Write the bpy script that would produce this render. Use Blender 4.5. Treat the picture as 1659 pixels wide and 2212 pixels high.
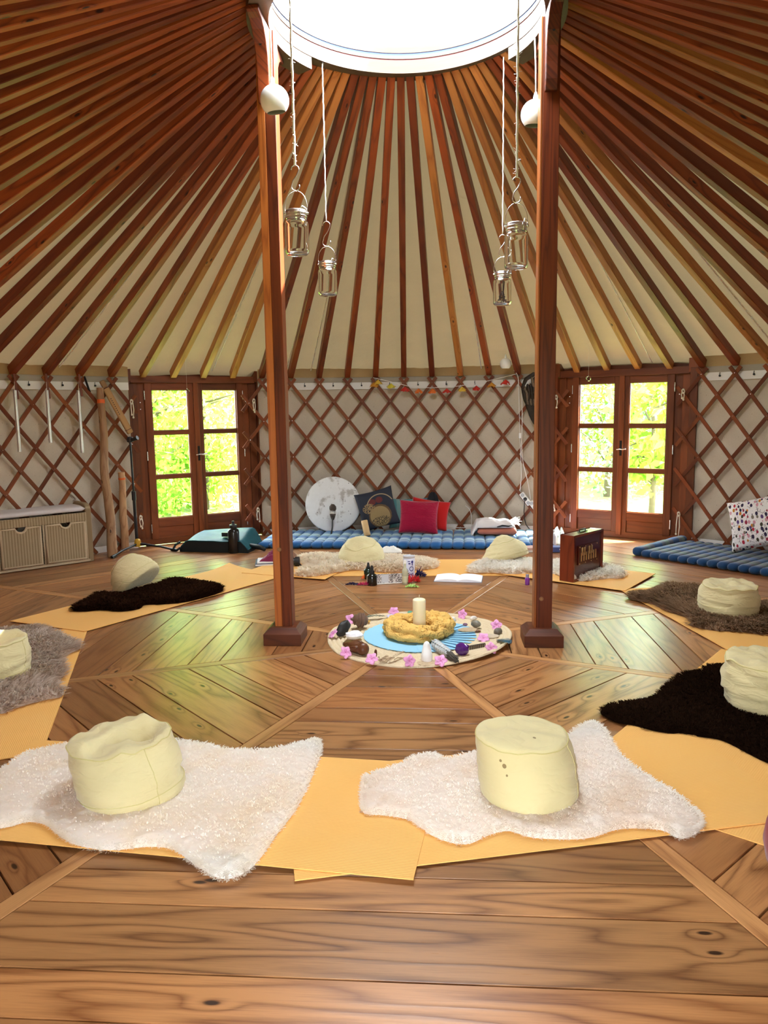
import bpy, bmesh, math, random
import numpy as np
from math import sin, cos, tan, pi, radians as RAD, sqrt, atan2
from mathutils import Vector, Matrix, noise, geometry

# ---------------------------------------------------------------- clear
for o in list(bpy.data.objects):
    bpy.data.objects.remove(o)
sc = bpy.context.scene
col = sc.collection

# ---------------------------------------------------------------- camera (world: metres, origin = middle of the yurt, +y away from the viewer, posts on the x axis)
cam_d = bpy.data.cameras.new('camera')
cam_d.sensor_fit = 'VERTICAL'
cam_d.sensor_height = 36.0
cam_d.lens = 26.6030
cam_d.clip_start = 0.02
cam = bpy.data.objects.new('camera', cam_d)
col.objects.link(cam)
_R = Vector((0.99752, 0.06883, -0.01473)); _U = Vector((0.00535, 0.13452, 0.99090)); _F = Vector((-0.07018, 0.98852, -0.13382))
cam.matrix_world = Matrix(((_R.x, _U.x, -_F.x, 0.2019), (_R.y, _U.y, -_F.y, -4.7842), (_R.z, _U.z, -_F.z, 1.5), (0, 0, 0, 1)))
sc.camera = cam

# ---------------------------------------------------------------- sky, sun, exposure
EXPOSURE = 3.6
SKY = 2.6
SUN = 8.5
wd = bpy.data.worlds.new('bright_sky')
sc.world = wd
wd.use_nodes = True
bg = wd.node_tree.nodes['Background']
bg.inputs['Color'].default_value = (0.87, 0.945, 1.0, 1)
bg.inputs['Strength'].default_value = SKY
sd = bpy.data.lights.new('sun', 'SUN')
sd.energy = SUN
sd.angle = RAD(0.8)
sd.color = (1.0, 0.95, 0.86)
sun = bpy.data.objects.new('sun', sd)
col.objects.link(sun)
sun.location = (8, 2, 12)
sun.rotation_euler = Vector((3.30, 1.00, 3.9)).to_track_quat('Z', 'Y').to_euler()


def portal(name, loc, rot, sx, sy):
    d = bpy.data.lights.new(name, 'AREA')
    d.shape = 'RECTANGLE'
    d.size, d.size_y = sx, sy
    d.cycles.is_portal = True
    o = bpy.data.objects.new(name, d)
    col.objects.link(o)
    o.location = loc
    o.rotation_euler = rot
    return o


portal('skylight_portal', (0, 0, 4.0), (0, 0, 0), 1.8, 1.8)
portal('entrance_portal', (.14, -4.95, 1.0), (RAD(90), 0, RAD(180)), 0.75, 2.1)
sc.view_settings.view_transform = 'Standard'
sc.view_settings.look = 'None'
sc.view_settings.gamma = 1.0
sc.view_settings.use_curve_mapping = False
sc.view_settings.exposure = EXPOSURE
sc.cycles.max_bounces = 14
sc.cycles.diffuse_bounces = 7
sc.cycles.glossy_bounces = 4
sc.cycles.transparent_max_bounces = 24
sc.cycles.transmission_bounces = 8
sc.cycles.sample_clamp_indirect = 8.0
sc.cycles.use_denoising = True

# ---------------------------------------------------------------- object helpers


def tag(o, label=None, cat=None, group=None, kind=None):
    if label: o['label'] = label
    if cat: o['category'] = cat
    if group: o['group'] = group
    if kind: o['kind'] = kind
    return o


def empty(name, loc=(0, 0, 0), rz=0.0, label=None, cat=None, group=None, kind=None, rot=None):
    o = bpy.data.objects.new(name, None)
    col.objects.link(o)
    o.empty_display_size = 0.05
    o.location = loc
    o.rotation_euler = rot if rot else (0, 0, rz)
    return tag(o, label, cat, group, kind)


def dup(root, loc=None, rz=None, label=None, group=None):
    r = root.copy()
    col.objects.link(r)
    if loc is not None: r.location = loc
    if rz is not None: r.rotation_euler = (0, 0, rz)
    if label: r['label'] = label
    if group: r['group'] = group
    for ch in list(root.children):
        c = ch.copy()
        col.objects.link(c)
        c.parent = r
        for g in list(ch.children):
            d = g.copy()
            col.objects.link(d)
            d.parent = c
    return r


class MB:
    """collects polygons with uv (u along the grain, metres) and links them as one mesh object"""

    def __init__(s):
        s.v, s.f, s.uv, s.mi = [], [], [], []

    def poly(s, pts, uvs=None, mi=0):
        b = len(s.v)
        s.v += [tuple(p) for p in pts]
        s.f.append(list(range(b, b + len(pts))))
        s.uv.append(uvs if uvs else [(p[0], p[1]) for p in pts])
        s.mi.append(mi)

    def bar(s, p0, p1, w, h, up=(0, 0, 1), mi=0, off=0.0):
        p0, p1 = Vector(p0), Vector(p1)
        d = p1 - p0
        L = d.length
        d = d / L
        up = Vector(up)
        sd_ = d.cross(up)
        if sd_.length < 1e-6: sd_ = d.cross(Vector((1, 0, 0)))
        sd_.normalize()
        u2 = sd_.cross(d)
        c = []
        for a in (0, 1):
            for i, j in ((-1, -1), (1, -1), (1, 1), (-1, 1)):
                c.append(p0 + d * (L * a) + sd_ * (w / 2 * i) + u2 * (h / 2 * j))
        b = len(s.v)
        s.v += [tuple(x) for x in c]
        ds = [w, h, w, h]
        acc = off
        for k in range(4):
            k2 = (k + 1) % 4
            s.f.append([b + k, b + k2, b + 4 + k2, b + 4 + k][::-1])
            s.uv.append([(0, acc), (0, acc + ds[k]), (L, acc + ds[k]), (L, acc)][::-1])
            s.mi.append(mi)
            acc += ds[k]
        for q in ([0, 1, 2, 3], [7, 6, 5, 4]):
            s.f.append([b + i for i in q])
            s.uv.append([(0, off), (0, off + w), (.02, off + w), (.02, off)])
            s.mi.append(mi)

    def box(s, c, size, rz=0.0, axis=None, mi=0):
        x, y, z = size
        m = max(size) if axis is None else size['xyz'.index(axis)]
        cx, cy, cz = c
        dx = Vector((cos(rz), sin(rz), 0))
        dy = Vector((-sin(rz), cos(rz), 0))
        dz = Vector((0, 0, 1))
        c = Vector(c)
        if m == z: s.bar(c - dz * z / 2, c + dz * z / 2, x, y, up=dy, mi=mi)
        elif m == x: s.bar(c - dx * x / 2, c + dx * x / 2, y, z, up=dz, mi=mi)
        else: s.bar(c - dy * y / 2, c + dy * y / 2, x, z, up=dz, mi=mi)

    def tube(s, pts, r, n=8, cap=True, mi=0, closed=False):
        pts = [Vector(p) for p in pts]
        m = len(pts)
        rr = r if isinstance(r, (list, tuple)) else [r] * m
        b = len(s.v)
        prev = None
        acc = 0
        us = []
        for i, p in enumerate(pts):
            if closed: t = pts[(i + 1) % m] - pts[i - 1]
            else: t = pts[min(i + 1, m - 1)] - pts[max(i - 1, 0)]
            if t.length < 1e-9: t = Vector((0, 0, 1))
            t.normalize()
            if prev is None:
                a = Vector((0, 0, 1)) if abs(t.z) < .9 else Vector((1, 0, 0))
                prev = t.cross(a).normalized()
            prev = (prev - t * prev.dot(t))
            if prev.length < 1e-6: prev = t.orthogonal()
            prev.normalize()
            q = t.cross(prev)
            if i: acc += (p - pts[i - 1]).length
            us.append(acc)
            for k in range(n):
                a = 2 * pi * k / n
                s.v.append(tuple(p + (prev * cos(a) + q * sin(a)) * rr[i]))
        for i in range(m if closed else m - 1):
            i2 = (i + 1) % m
            for k in range(n):
                k2 = (k + 1) % n
                s.f.append([b + i * n + k, b + i * n + k2, b + i2 * n + k2, b + i2 * n + k])
                v0, v1 = k / n * 2 * pi * rr[i], (k + 1) / n * 2 * pi * rr[i]
                s.uv.append([(us[i], v0), (us[i], v1), (us[i2], v1), (us[i2], v0)])
                s.mi.append(mi)
        if cap and not closed:
            for i, o in ((0, 1), (m - 1, 0)):
                q = [b + i * n + k for k in range(n)]
                s.f.append(q[::-1] if o else q)
                s.uv.append([(0, 0)] * n)
                s.mi.append(mi)

    def lathe(s, prof, n=24, M=None, mi=0, fn=None, arc=None):
        """prof: list of (r,z); r=0 ends close; fn(p)->p deforms"""
        M = M or Matrix()
        b = len(s.v)
        m = len(prof)
        full = arc is None
        cnt = n if full else n + 1
        a0, a1 = (0, 2 * pi) if full else arc
        for r, z in prof:
            for k in range(cnt):
                a = a0 + (a1 - a0) * k / n
                p = Vector((r * cos(a), r * sin(a), z))
                if fn: p = Vector(fn(p))
                s.v.append(tuple(M @ p))
        acc = 0
        for i in range(m - 1):
            dl = math.hypot(prof[i + 1][0] - prof[i][0], prof[i + 1][1] - prof[i][1])
            rm = max(prof[i][0], prof[i + 1][0])
            for k in range(n):
                k2 = (k + 1) % cnt
                q = [b + i * cnt + k, b + i * cnt + k2, b + (i + 1) * cnt + k2, b + (i + 1) * cnt + k]
                u0, u1 = k / n * 2 * pi * rm, (k + 1) / n * 2 * pi * rm
                s.f.append(q)
                s.uv.append([(u0, acc), (u1, acc), (u1, acc + dl), (u0, acc + dl)])
                s.mi.append(mi)
            acc += dl

    def prism(s, poly, t, M=None, mi=0):
        """poly: 2D outline in local xy, extruded z 0..t"""
        M = M or Matrix()
        n = len(poly)
        lo = [M @ Vector((x, y, 0)) for x, y in poly]
        hi = [M @ Vector((x, y, t)) for x, y in poly]
        s.poly(lo[::-1], [poly[i] for i in range(n)][::-1], mi)
        s.poly(hi, list(poly), mi)
        for i in range(n):
            j = (i + 1) % n
            s.poly([lo[i], lo[j], hi[j], hi[i]], [poly[i], poly[j], (poly[j][0], poly[j][1] + t), (poly[i][0], poly[i][1] + t)], mi)

    def grid(s, fn, nu, nv, mi=0, cu=False, cv=False):
        b = len(s.v)
        NU, NV = (nu if cu else nu + 1), (nv if cv else nv + 1)
        for j in range(NV):
            for i in range(NU):
                s.v.append(tuple(fn(i / nu, j / nv)))
        for j in range(nv):
            for i in range(nu):
                i2, j2 = (i + 1) % NU, (j + 1) % NV
                s.f.append([b + j * NU + i, b + j * NU + i2, b + j2 * NU + i2, b + j2 * NU + i])
                s.uv.append([(i / nu, j / nv), ((i + 1) / nu, j / nv), ((i + 1) / nu, (j + 1) / nv), (i / nu, (j + 1) / nv)])
                s.mi.append(mi)

    def mesh(s, name, mats, smooth=False, shift=None, merge=True):
        me = bpy.data.meshes.new(name)
        v = s.v
        if shift is not None:
            v = [(a - shift[0], b_ - shift[1], c - shift[2]) for a, b_, c in v]
        me.from_pydata(v, [], s.f)
        ul = me.uv_layers.new(name='UVMap')
        flat = [c for face in s.uv for uv in face for c in (uv[0], uv[1])]
        ul.data.foreach_set('uv', flat)
        for m in (mats if isinstance(mats, (list, tuple)) else [mats]):
            me.materials.append(m)
        if any(s.mi): me.polygons.foreach_set('material_index', s.mi)
        if merge:
            bm = bmesh.new()
            bm.from_mesh(me)
            bmesh.ops.remove_doubles(bm, verts=bm.verts, dist=1e-5)
            bmesh.ops.recalc_face_normals(bm, faces=bm.faces)
            bm.to_mesh(me)
            bm.free()
        if smooth:
            me.polygons.foreach_set('use_smooth', [True] * len(me.polygons))
            if smooth != 2 and hasattr(me, 'set_sharp_from_angle'): me.set_sharp_from_angle(angle=RAD(50))
        return me

    def build(s, name, mats, parent=None, smooth=False, world=False, bev=0.0, merge=True, loc=None):
        shift = None
        at = (0, 0, 0)
        if parent is None:
            a = np.array(s.v)
            at = tuple(float(x) for x in ((a[:, 0].min() + a[:, 0].max()) / 2, (a[:, 1].min() + a[:, 1].max()) / 2, a[:, 2].min()))
            shift = at
        elif world:
            shift = tuple(parent.location)
        me = s.mesh(name, mats, smooth, shift, merge)
        o = bpy.data.objects.new(name, me)
        col.objects.link(o)
        o.location = at if loc is None else loc
        if parent is not None: o.parent = parent
        if bev:
            md = o.modifiers.new('edge', 'BEVEL')
            md.width = bev
            md.segments = 2 if bev > .004 else 1
            md.limit_method = 'ANGLE'
            md.angle_limit = RAD(40)
        return o


def link_mesh(name, me, parent=None, loc=(0, 0, 0), rot=(0, 0, 0)):
    o = bpy.data.objects.new(name, me)
    col.objects.link(o)
    o.location = loc
    o.rotation_euler = rot
    if parent is not None: o.parent = parent
    return o


# ---------------------------------------------------------------- material helpers


class NT:
    def __init__(s, name):
        s.m = bpy.data.materials.new(name)
        s.m.use_nodes = True
        s.t = s.m.node_tree
        s.t.nodes.clear()
        s.out = s.n('ShaderNodeOutputMaterial')

    def n(s, typ, props=None, **inp):
        nd = s.t.nodes.new(typ)
        for k, v in (props or {}).items(): setattr(nd, k, v)
        for k, v in inp.items():
            key = int(k[1:]) if k[0] == '_' and k[1:].isdigit() else k.replace('_', ' ')
            s.set(nd.inputs[key], v)
        return nd

    def set(s, sock, v):
        if isinstance(v, bpy.types.NodeSocket): s.t.links.new(v, sock)
        elif isinstance(v, bpy.types.Node): s.t.links.new(v.outputs[0], sock)
        else:
            if hasattr(sock, 'default_value') and isinstance(v, (tuple, list)) and len(v) == 3 and sock.type == 'RGBA': v = (*v, 1)
            sock.default_value = v

    def math(s, op, a, b=0.0, c=0.0, clamp=False):
        nd = s.n('ShaderNodeMath', {'operation': op, 'use_clamp': clamp})
        for i, v in enumerate((a, b, c)): s.set(nd.inputs[i], v)
        return nd.outputs[0]

    def mix(s, fac, a, b, blend='MIX'):
        nd = s.n('ShaderNodeMix', {'data_type': 'RGBA', 'blend_type': blend})
        s.set(nd.inputs[0], fac)
        s.set(nd.inputs[6], a)
        s.set(nd.inputs[7], b)
        return nd.outputs[2]

    def ramp(s, fac, stops, interp='LINEAR'):
        nd = s.n('ShaderNodeValToRGB')
        cr = nd.color_ramp
        cr.interpolation = interp
        while len(cr.elements) < len(stops): cr.elements.new(0.5)
        for e, (p, c) in zip(cr.elements, stops):
            e.position = p
            e.color = (*c, 1) if len(c) == 3 else c
        s.set(nd.inputs[0], fac)
        return nd.outputs[0]

    def comb(s, x, y, z=0.0):
        nd = s.n('ShaderNodeCombineXYZ')
        for i, v in enumerate((x, y, z)): s.set(nd.inputs[i], v)
        return nd.outputs[0]

    def noise(s, vec, scale, detail=3.0, rough=0.55, dist=0.0):
        return s.n('ShaderNodeTexNoise', None, Vector=vec, Scale=scale, Detail=detail, Roughness=rough, Distortion=dist).outputs[0]

    def bump(s, h, strength, dist=0.005):
        return s.n('ShaderNodeBump', None, Height=h, Strength=strength, Distance=dist).outputs[0]

    def done(s, color, rough=0.6, normal=None, spec=0.5, **kw):
        p = s.n('ShaderNodeBsdfPrincipled')
        s.set(p.inputs['Base Color'], color)
        s.set(p.inputs['Roughness'], rough)
        s.set(p.inputs['Specular IOR Level'], spec)
        for k, v in kw.items(): s.set(p.inputs[k.replace('_', ' ')], v)
        if normal is not None: s.set(p.inputs['Normal'], normal)
        s.t.links.new(p.outputs[0], s.out.inputs[0])
        return s.m


def wood(name, light, dark, rough=0.45, red=None, ring=7.0, knots=True, var=0.35, spec=0.45, bumps=.12, vs=7.0, us=.8):
    t = NT(name)
    uv = t.n('ShaderNodeUVMap')
    sp = t.n('ShaderNodeSeparateXYZ', None, Vector=uv.outputs[0])
    rnd = t.n('ShaderNodeObjectInfo').outputs['Random']
    u = t.math('ADD', sp.outputs[0], t.math('MULTIPLY', rnd, 37.3))
    v = t.math('ADD', sp.outputs[1], t.math('MULTIPLY', rnd, 11.7))
    r10 = t.math('MULTIPLY', rnd, 91.0)
    field = t.noise(t.comb(t.math('MULTIPLY', u, us), t.math('MULTIPLY', v, vs), r10), 1.0, 1.5, 0.45)
    field = t.math('MULTIPLY', field, ring)
    kmask = 0.0
    if knots:
        kv = t.n('ShaderNodeTexVoronoi', {'voronoi_dimensions': '2D'}, Vector=t.comb(t.math('MULTIPLY', u, 3.4), t.math('MULTIPLY', v, 9.0)), Scale=1.0)
        present = t.math('GREATER_THAN', t.n('ShaderNodeSeparateColor', None, Color=kv.outputs['Color']).outputs[0], t.math('ADD', .62, t.math('MULTIPLY', t.math('FRACT', t.math('MULTIPLY', rnd, 51.3)), .5)))
        kd = kv.outputs['Distance']
        kinf = t.math('MULTIPLY', present, t.math('POWER', 2.718, t.math('MULTIPLY', t.math('MULTIPLY', kd, kd), -22.0)))
        field = t.math('ADD', field, t.math('MULTIPLY', kinf, 1.25))
        kmask = t.math('MULTIPLY', present, t.math('SUBTRACT', 1.0, t.math('MULTIPLY', kd, 11.0), clamp=True))
        kmask = t.math('MINIMUM', t.math('MULTIPLY', kmask, 2.2), 1.0)
    g = t.math('PINGPONG', field, 0.5)
    g = t.math('POWER', t.math('MULTIPLY', g, 2.0), 2.2)
    fib = t.noise(t.comb(t.math('MULTIPLY', u, 9.0), t.math('MULTIPLY', v, 210.0), r10), 1.0, 2.0, 0.6)
    broad = t.noise(t.comb(t.math('MULTIPLY', u, 1.2), t.math('MULTIPLY', v, 14.0), r10), 1.0, 2.0, 0.5)
    fac = t.math('ADD', t.math('MULTIPLY', g, 0.72), t.math('MULTIPLY', t.math('SUBTRACT', fib, 0.45), 0.8), clamp=True)
    fac = t.math('ADD', fac, t.math('MULTIPLY', t.math('SUBTRACT', broad, 0.5), 0.55), clamp=True)
    c = t.mix(fac, light, dark)
    r2 = t.math('FRACT', t.math('MULTIPLY', rnd, 7.31))
    c = t.mix(t.math('MULTIPLY', r2, var), c, red if red else dark)
    r3 = t.math('FRACT', t.math('MULTIPLY', rnd, 23.7))
    hsv = t.n('ShaderNodeHueSaturation', None, Color=c, Value=t.math('ADD', 0.74, t.math('MULTIPLY', r3, 0.56)))
    c = hsv.outputs[0]
    if knots: c = t.mix(kmask, c, tuple(x * .28 for x in dark))
    nrm = t.bump(t.math('ADD', t.math('MULTIPLY', fib, .6), g), bumps, 0.0015)
    rg = t.math('ADD', rough - .06, t.math('MULTIPLY', fib, .14))
    return t.done(c, rg, nrm, spec)


def plain(name, c, rough=0.6, spec=0.4, nz=0.0, scale=40.0, metal=0.0, var=0.0, **kw):
    t = NT(name)
    tc = t.n('ShaderNodeTexCoord').outputs['Object']
    nrm = None
    cc = c
    if nz or var:
        f = t.noise(tc, scale, 3.0)
        if nz: nrm = t.bump(f, nz, 0.004)
        if var: cc = t.mix(t.math('MULTIPLY', f, 1.0), tuple(x * (1 - var) for x in c), tuple(min(1, x * (1 + var * .6)) for x in c))
    return t.done(cc, rough, nrm, spec, Metallic=metal, **kw)


def cloth(name, c, c2=None, scale=900.0, rough=0.9, strength=.25, blotch=6.0, sheen=0.2, folds=0.0):
    t = NT(name)
    tc = t.n('ShaderNodeTexCoord').outputs['Object']
    w1 = t.noise(tc, scale, 1.0)
    bl = t.noise(tc, blotch, 4.0)
    cc = t.mix(t.math('MULTIPLY', bl, .8), c, c2 if c2 else tuple(x * .82 for x in c))
    cc = t.mix(t.math('MULTIPLY', w1, .25), cc, tuple(x * .7 for x in c))
    nrm = t.bump(w1, strength, .002)
    if folds:
        f1 = t.noise(t.n('ShaderNodeMapping', None, Vector=tc, Scale=(9.0, 9.0, 26.0)).outputs[0], 1.0, 2.0, .5, 1.2)
        f2 = t.math('ABSOLUTE', t.math('SUBTRACT', f1, .5))
        nrm = t.n('ShaderNodeBump', None, Height=f2, Strength=folds, Distance=.03, Normal=nrm).outputs[0]
    return t.done(cc, rough, nrm, .2, Sheen_Weight=sheen)


def thin_glass(name, tint=(0.97, 0.985, 0.98), refl=1.0):
    t = NT(name)
    fc = t.n('ShaderNodeLayerWeight', None, Blend=.5).outputs['Facing']
    fr = t.math('ADD', .035, t.math('MULTIPLY', t.math('POWER', fc, 4.0), .75))
    tr = t.n('ShaderNodeBsdfTransparent', None, Color=tint)
    gl = t.n('ShaderNodeBsdfGlossy', None, Roughness=0.02)
    mx = t.n('ShaderNodeMixShader', None, Fac=t.math('MULTIPLY', fr, refl, clamp=True))
    t.t.links.new(tr.outputs[0], mx.inputs[1])
    t.t.links.new(gl.outputs[0], mx.inputs[2])
    t.t.links.new(mx.outputs[0], t.out.inputs[0])
    return t.m


M = {}
M['floor'] = wood('floor_larch', (0.42, 0.198, 0.074), (0.105, 0.031, 0.007), rough=.30, red=(0.20, 0.060, 0.015), ring=7.5, var=.6, spec=.45)
M['strip'] = wood('floor_strip_larch', (0.46, 0.225, 0.085), (0.20, 0.07, 0.02), rough=.36, ring=6, knots=False, var=.25)
M['rafter'] = wood('rafter_larch', (0.32, 0.064, 0.010), (0.105, 0.016, 0.003), rough=.45, red=(0.13, 0.018, 0.004), ring=6, var=.75, spec=.35)
M['rafter_pale'] = wood('rafter_sapwood', (0.44, 0.17, 0.040), (0.27, 0.08, 0.016), rough=.48, ring=6, var=.3, spec=.35)
M['slat'] = wood('lattice_larch', (0.23, 0.062, 0.013), (0.10, 0.021, 0.005), rough=.5, red=(0.13, 0.026, 0.007), ring=5, knots=False, var=.7, spec=.3)
M['door'] = wood('door_larch', (0.20, 0.052, 0.011), (0.10, 0.021, 0.004), rough=.38, red=(0.18, 0.038, 0.009), ring=5, knots=False, var=.4)
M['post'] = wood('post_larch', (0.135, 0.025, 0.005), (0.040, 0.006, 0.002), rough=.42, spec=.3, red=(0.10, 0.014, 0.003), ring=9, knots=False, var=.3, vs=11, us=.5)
M['post_base'] = wood('post_base_larch_shaded', (0.13, 0.030, 0.008), (0.05, 0.010, 0.003), rough=.4, ring=6, knots=False, var=.2)  # wood darkened so the shade on the base sits in its colour
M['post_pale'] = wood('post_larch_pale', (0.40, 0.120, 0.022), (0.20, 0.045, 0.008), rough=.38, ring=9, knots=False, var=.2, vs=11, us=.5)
M['ring'] = wood('ring_larch', (0.085, 0.046, 0.020), (0.058, 0.028, 0.011), rough=.5, ring=4, knots=False, var=.15)
M['felt'] = None
M['glass'] = thin_glass('pane_glass')
M['red_line'] = plain('red_groove', (0.10, 0.010, 0.014), .6)
M['blue_line'] = plain('blue_seal', (0.022, 0.040, 0.12), .5)
M['white'] = plain('white_cloth', (0.82, 0.80, 0.76), .9, .2, nz=.3, scale=60)
M['black'] = plain('black_plastic', (0.012, 0.012, 0.014), .45)
M['steel'] = plain('steel', (0.75, 0.75, 0.76), .25, metal=1.0)
M['iron'] = plain('dark_iron', (0.02, 0.017, 0.014), .5, metal=.6)
M['rope'] = plain('cotton_rope', (0.78, 0.70, 0.56), .9, .1, nz=.6, scale=400)
M['subfloor'] = plain('subfloor', (0.02, 0.008, 0.004), .9)
M['zafu'] = cloth('zafu_cotton', (0.72, 0.625, 0.355), (0.66, 0.56, 0.295), scale=1400, strength=.12, blotch=8, folds=.38)


def mk_felt():
    t = NT('wool_felt')
    tc = t.n('ShaderNodeTexCoord').outputs['Object']
    b = t.noise(tc, 3.0, 5.0, .65)
    f = t.noise(tc, 90.0, 3.0, .6)
    sp = t.n('ShaderNodeTexVoronoi', None, Vector=tc, Scale=26.0)
    dots = t.math('LESS_THAN', sp.outputs['Distance'], t.math('MULTIPLY', t.noise(tc, 9.0, 1.0), 0.17))
    c = t.mix(b, (0.54, 0.455, 0.345), (0.70, 0.61, 0.485))
    c = t.mix(t.math('MULTIPLY', f, .3), c, (0.36, 0.31, 0.23))
    c = t.mix(t.math('MULTIPLY', dots, .55), c, (0.17, 0.13, 0.08))
    return t.done(c, .95, t.bump(f, .35, .006), .1)


def mk_canvas():
    t = NT('roof_canvas')
    tc = t.n('ShaderNodeTexCoord').outputs['Object']
    b = t.noise(tc, 2.2, 5.0, .6)
    f = t.noise(tc, 260.0, 2.0)
    c = t.mix(b, (0.37, 0.247, 0.115), (0.48, 0.342, 0.178))
    c = t.mix(t.math('MULTIPLY', f, .2), c, (0.30, 0.23, 0.12))
    di = t.n('ShaderNodeBsdfDiffuse', None, Color=c, Normal=t.bump(b, .3, .05))
    tl = t.n('ShaderNodeBsdfTranslucent', None, Color=(0.75, 0.62, 0.36))
    mx = t.n('ShaderNodeMixShader', None, Fac=0.006)
    t.t.links.new(di.outputs[0], mx.inputs[1])
    t.t.links.new(tl.outputs[0], mx.inputs[2])
    t.t.links.new(mx.outputs[0], t.out.inputs[0])
    return t.m


def mk_mat():
    t = NT('yoga_mat_foam')
    uv = t.n('ShaderNodeUVMap').outputs[0]
    sp = t.n('ShaderNodeSeparateXYZ', None, Vector=uv)
    ribs = t.math('SINE', t.math('MULTIPLY', sp.outputs[1], 2 * pi / 0.0085))
    b = t.noise(t.comb(sp.outputs[0], sp.outputs[1]), 5.0, 4.0)
    c = t.mix(b, (0.87, 0.46, 0.125), (0.84, 0.48, 0.155))
    c = t.mix(t.math('MULTIPLY', t.math('ADD', ribs, 1.0), .045), c, (0.60, 0.27, 0.05))
    return t.done(c, .75, t.bump(ribs, .22, .002), .25)




def solid_glass(name, tint=(1, 1, 1), rough=0.0):
    t = NT(name)
    return t.done(tint, rough, None, .5, Transmission_Weight=1.0, IOR=1.45)


M['felt'] = mk_felt()
M['canvas'] = mk_canvas()
M['mat'] = mk_mat()

# ================================================================ FLOOR
RW = 4.605       # lattice radius
TH0 = -2.448     # angle (deg, clockwise from +y) of one rafter; 84 rafters
NR = 84
STEP = 360.0 / NR


def pol(a, r, z=0.0):
    a = RAD(a)
    return Vector((r * sin(a), r * cos(a), z))


def floor():
    m = MB()
    m.lathe([(0, -.02), (4.72, -.02), (4.72, -.06)], 96)
    fl = m.build('floor', M['subfloor'], smooth=False)
    tag(fl, kind='structure')
    fl_loc = fl.location
    seams = [0.19, 0.365, 0.655, 0.83, 1.125, 1.298, 1.59, 1.765, 2.055, 2.23, 2.52, 2.69, 2.97, 3.14, 3.43, 3.60, 3.89, 4.06, 4.35, 4.52, 4.70]
    RF = 4.70
    t8 = tan(RAD(22.5))
    sw = .036

    def half(d):
        return min(d * t8 - sw / cos(RAD(22.5)) - .0025, sqrt(max(RF * RF - d * d, 0)))
    rnd = random.Random(3)
    for k in range(8):
        a = 45.0 * k
        dr = pol(a, 1)
        tg = Vector((dr.y, -dr.x, 0))
        for d0, d1 in zip(seams[:-1], seams[1:]):
            e0, e1 = d0 + .0034, d1 - .0034
            ds = [e0, e1]
            if e0 < RF * cos(RAD(22.5)) < e1: ds = [e0, RF * cos(RAD(22.5)), e1]
            ds = [d for d in ds if half(d) > .004]
            if len(ds) < 2: continue
            out = [(half(d), d) for d in ds] + [(-half(d), d) for d in ds[::-1]]
            dz = rnd.uniform(-.0006, .0006)
            inset = .0008
            cx = sum(p[0] for p in out) / len(out)
            cy = sum(p[1] for p in out) / len(out)
            inn = []
            for x, y in out:
                inn.append((x - math.copysign(inset * 1.6, x), y + (inset if y < cy else -inset)))
            b = MB()
            W3 = lambda q, z: tuple(tg * q[0] + dr * q[1] + Vector((0, 0, z)) - fl_loc)
            b.poly([W3(q, dz) for q in inn], [(q[0], q[1]) for q in inn])
            n = len(out)
            for i in range(n):
                j = (i + 1) % n
                b.poly([W3(out[i], -.0025), W3(out[j], -.0025), W3(inn[j], dz), W3(inn[i], dz)], [out[i], out[j], inn[j], inn[i]])
                b.poly([W3(out[i], -.019), W3(out[j], -.019), W3(out[j], -.0025), W3(out[i], -.0025)], [out[i], out[j], out[j], out[i]])
            b.build('plank', M['floor'], fl)
        # radial strip
        ra = a + 22.5
        d2 = pol(ra, 1)
        b = MB()
        b.bar(d2 * .17 - fl_loc + Vector((0, 0, -.0085)), d2 * 4.69 - fl_loc + Vector((0, 0, -.0085)), 2 * sw - .003, .018)
        b.build('floor_strip', M['strip'], fl, bev=.002)
    return fl


floor()

# ================================================================ WALLS, CEILING
DOORS = [(-33.6, 4.70), (29.7, 4.637)]
SECT = [('wall_left', -177.9, -42.9), ('wall_back', -24.4, 20.6), ('wall_right', 38.9, 174.7)]  # unseen wall ends behind the camera, pulled in to cut entrance light


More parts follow.
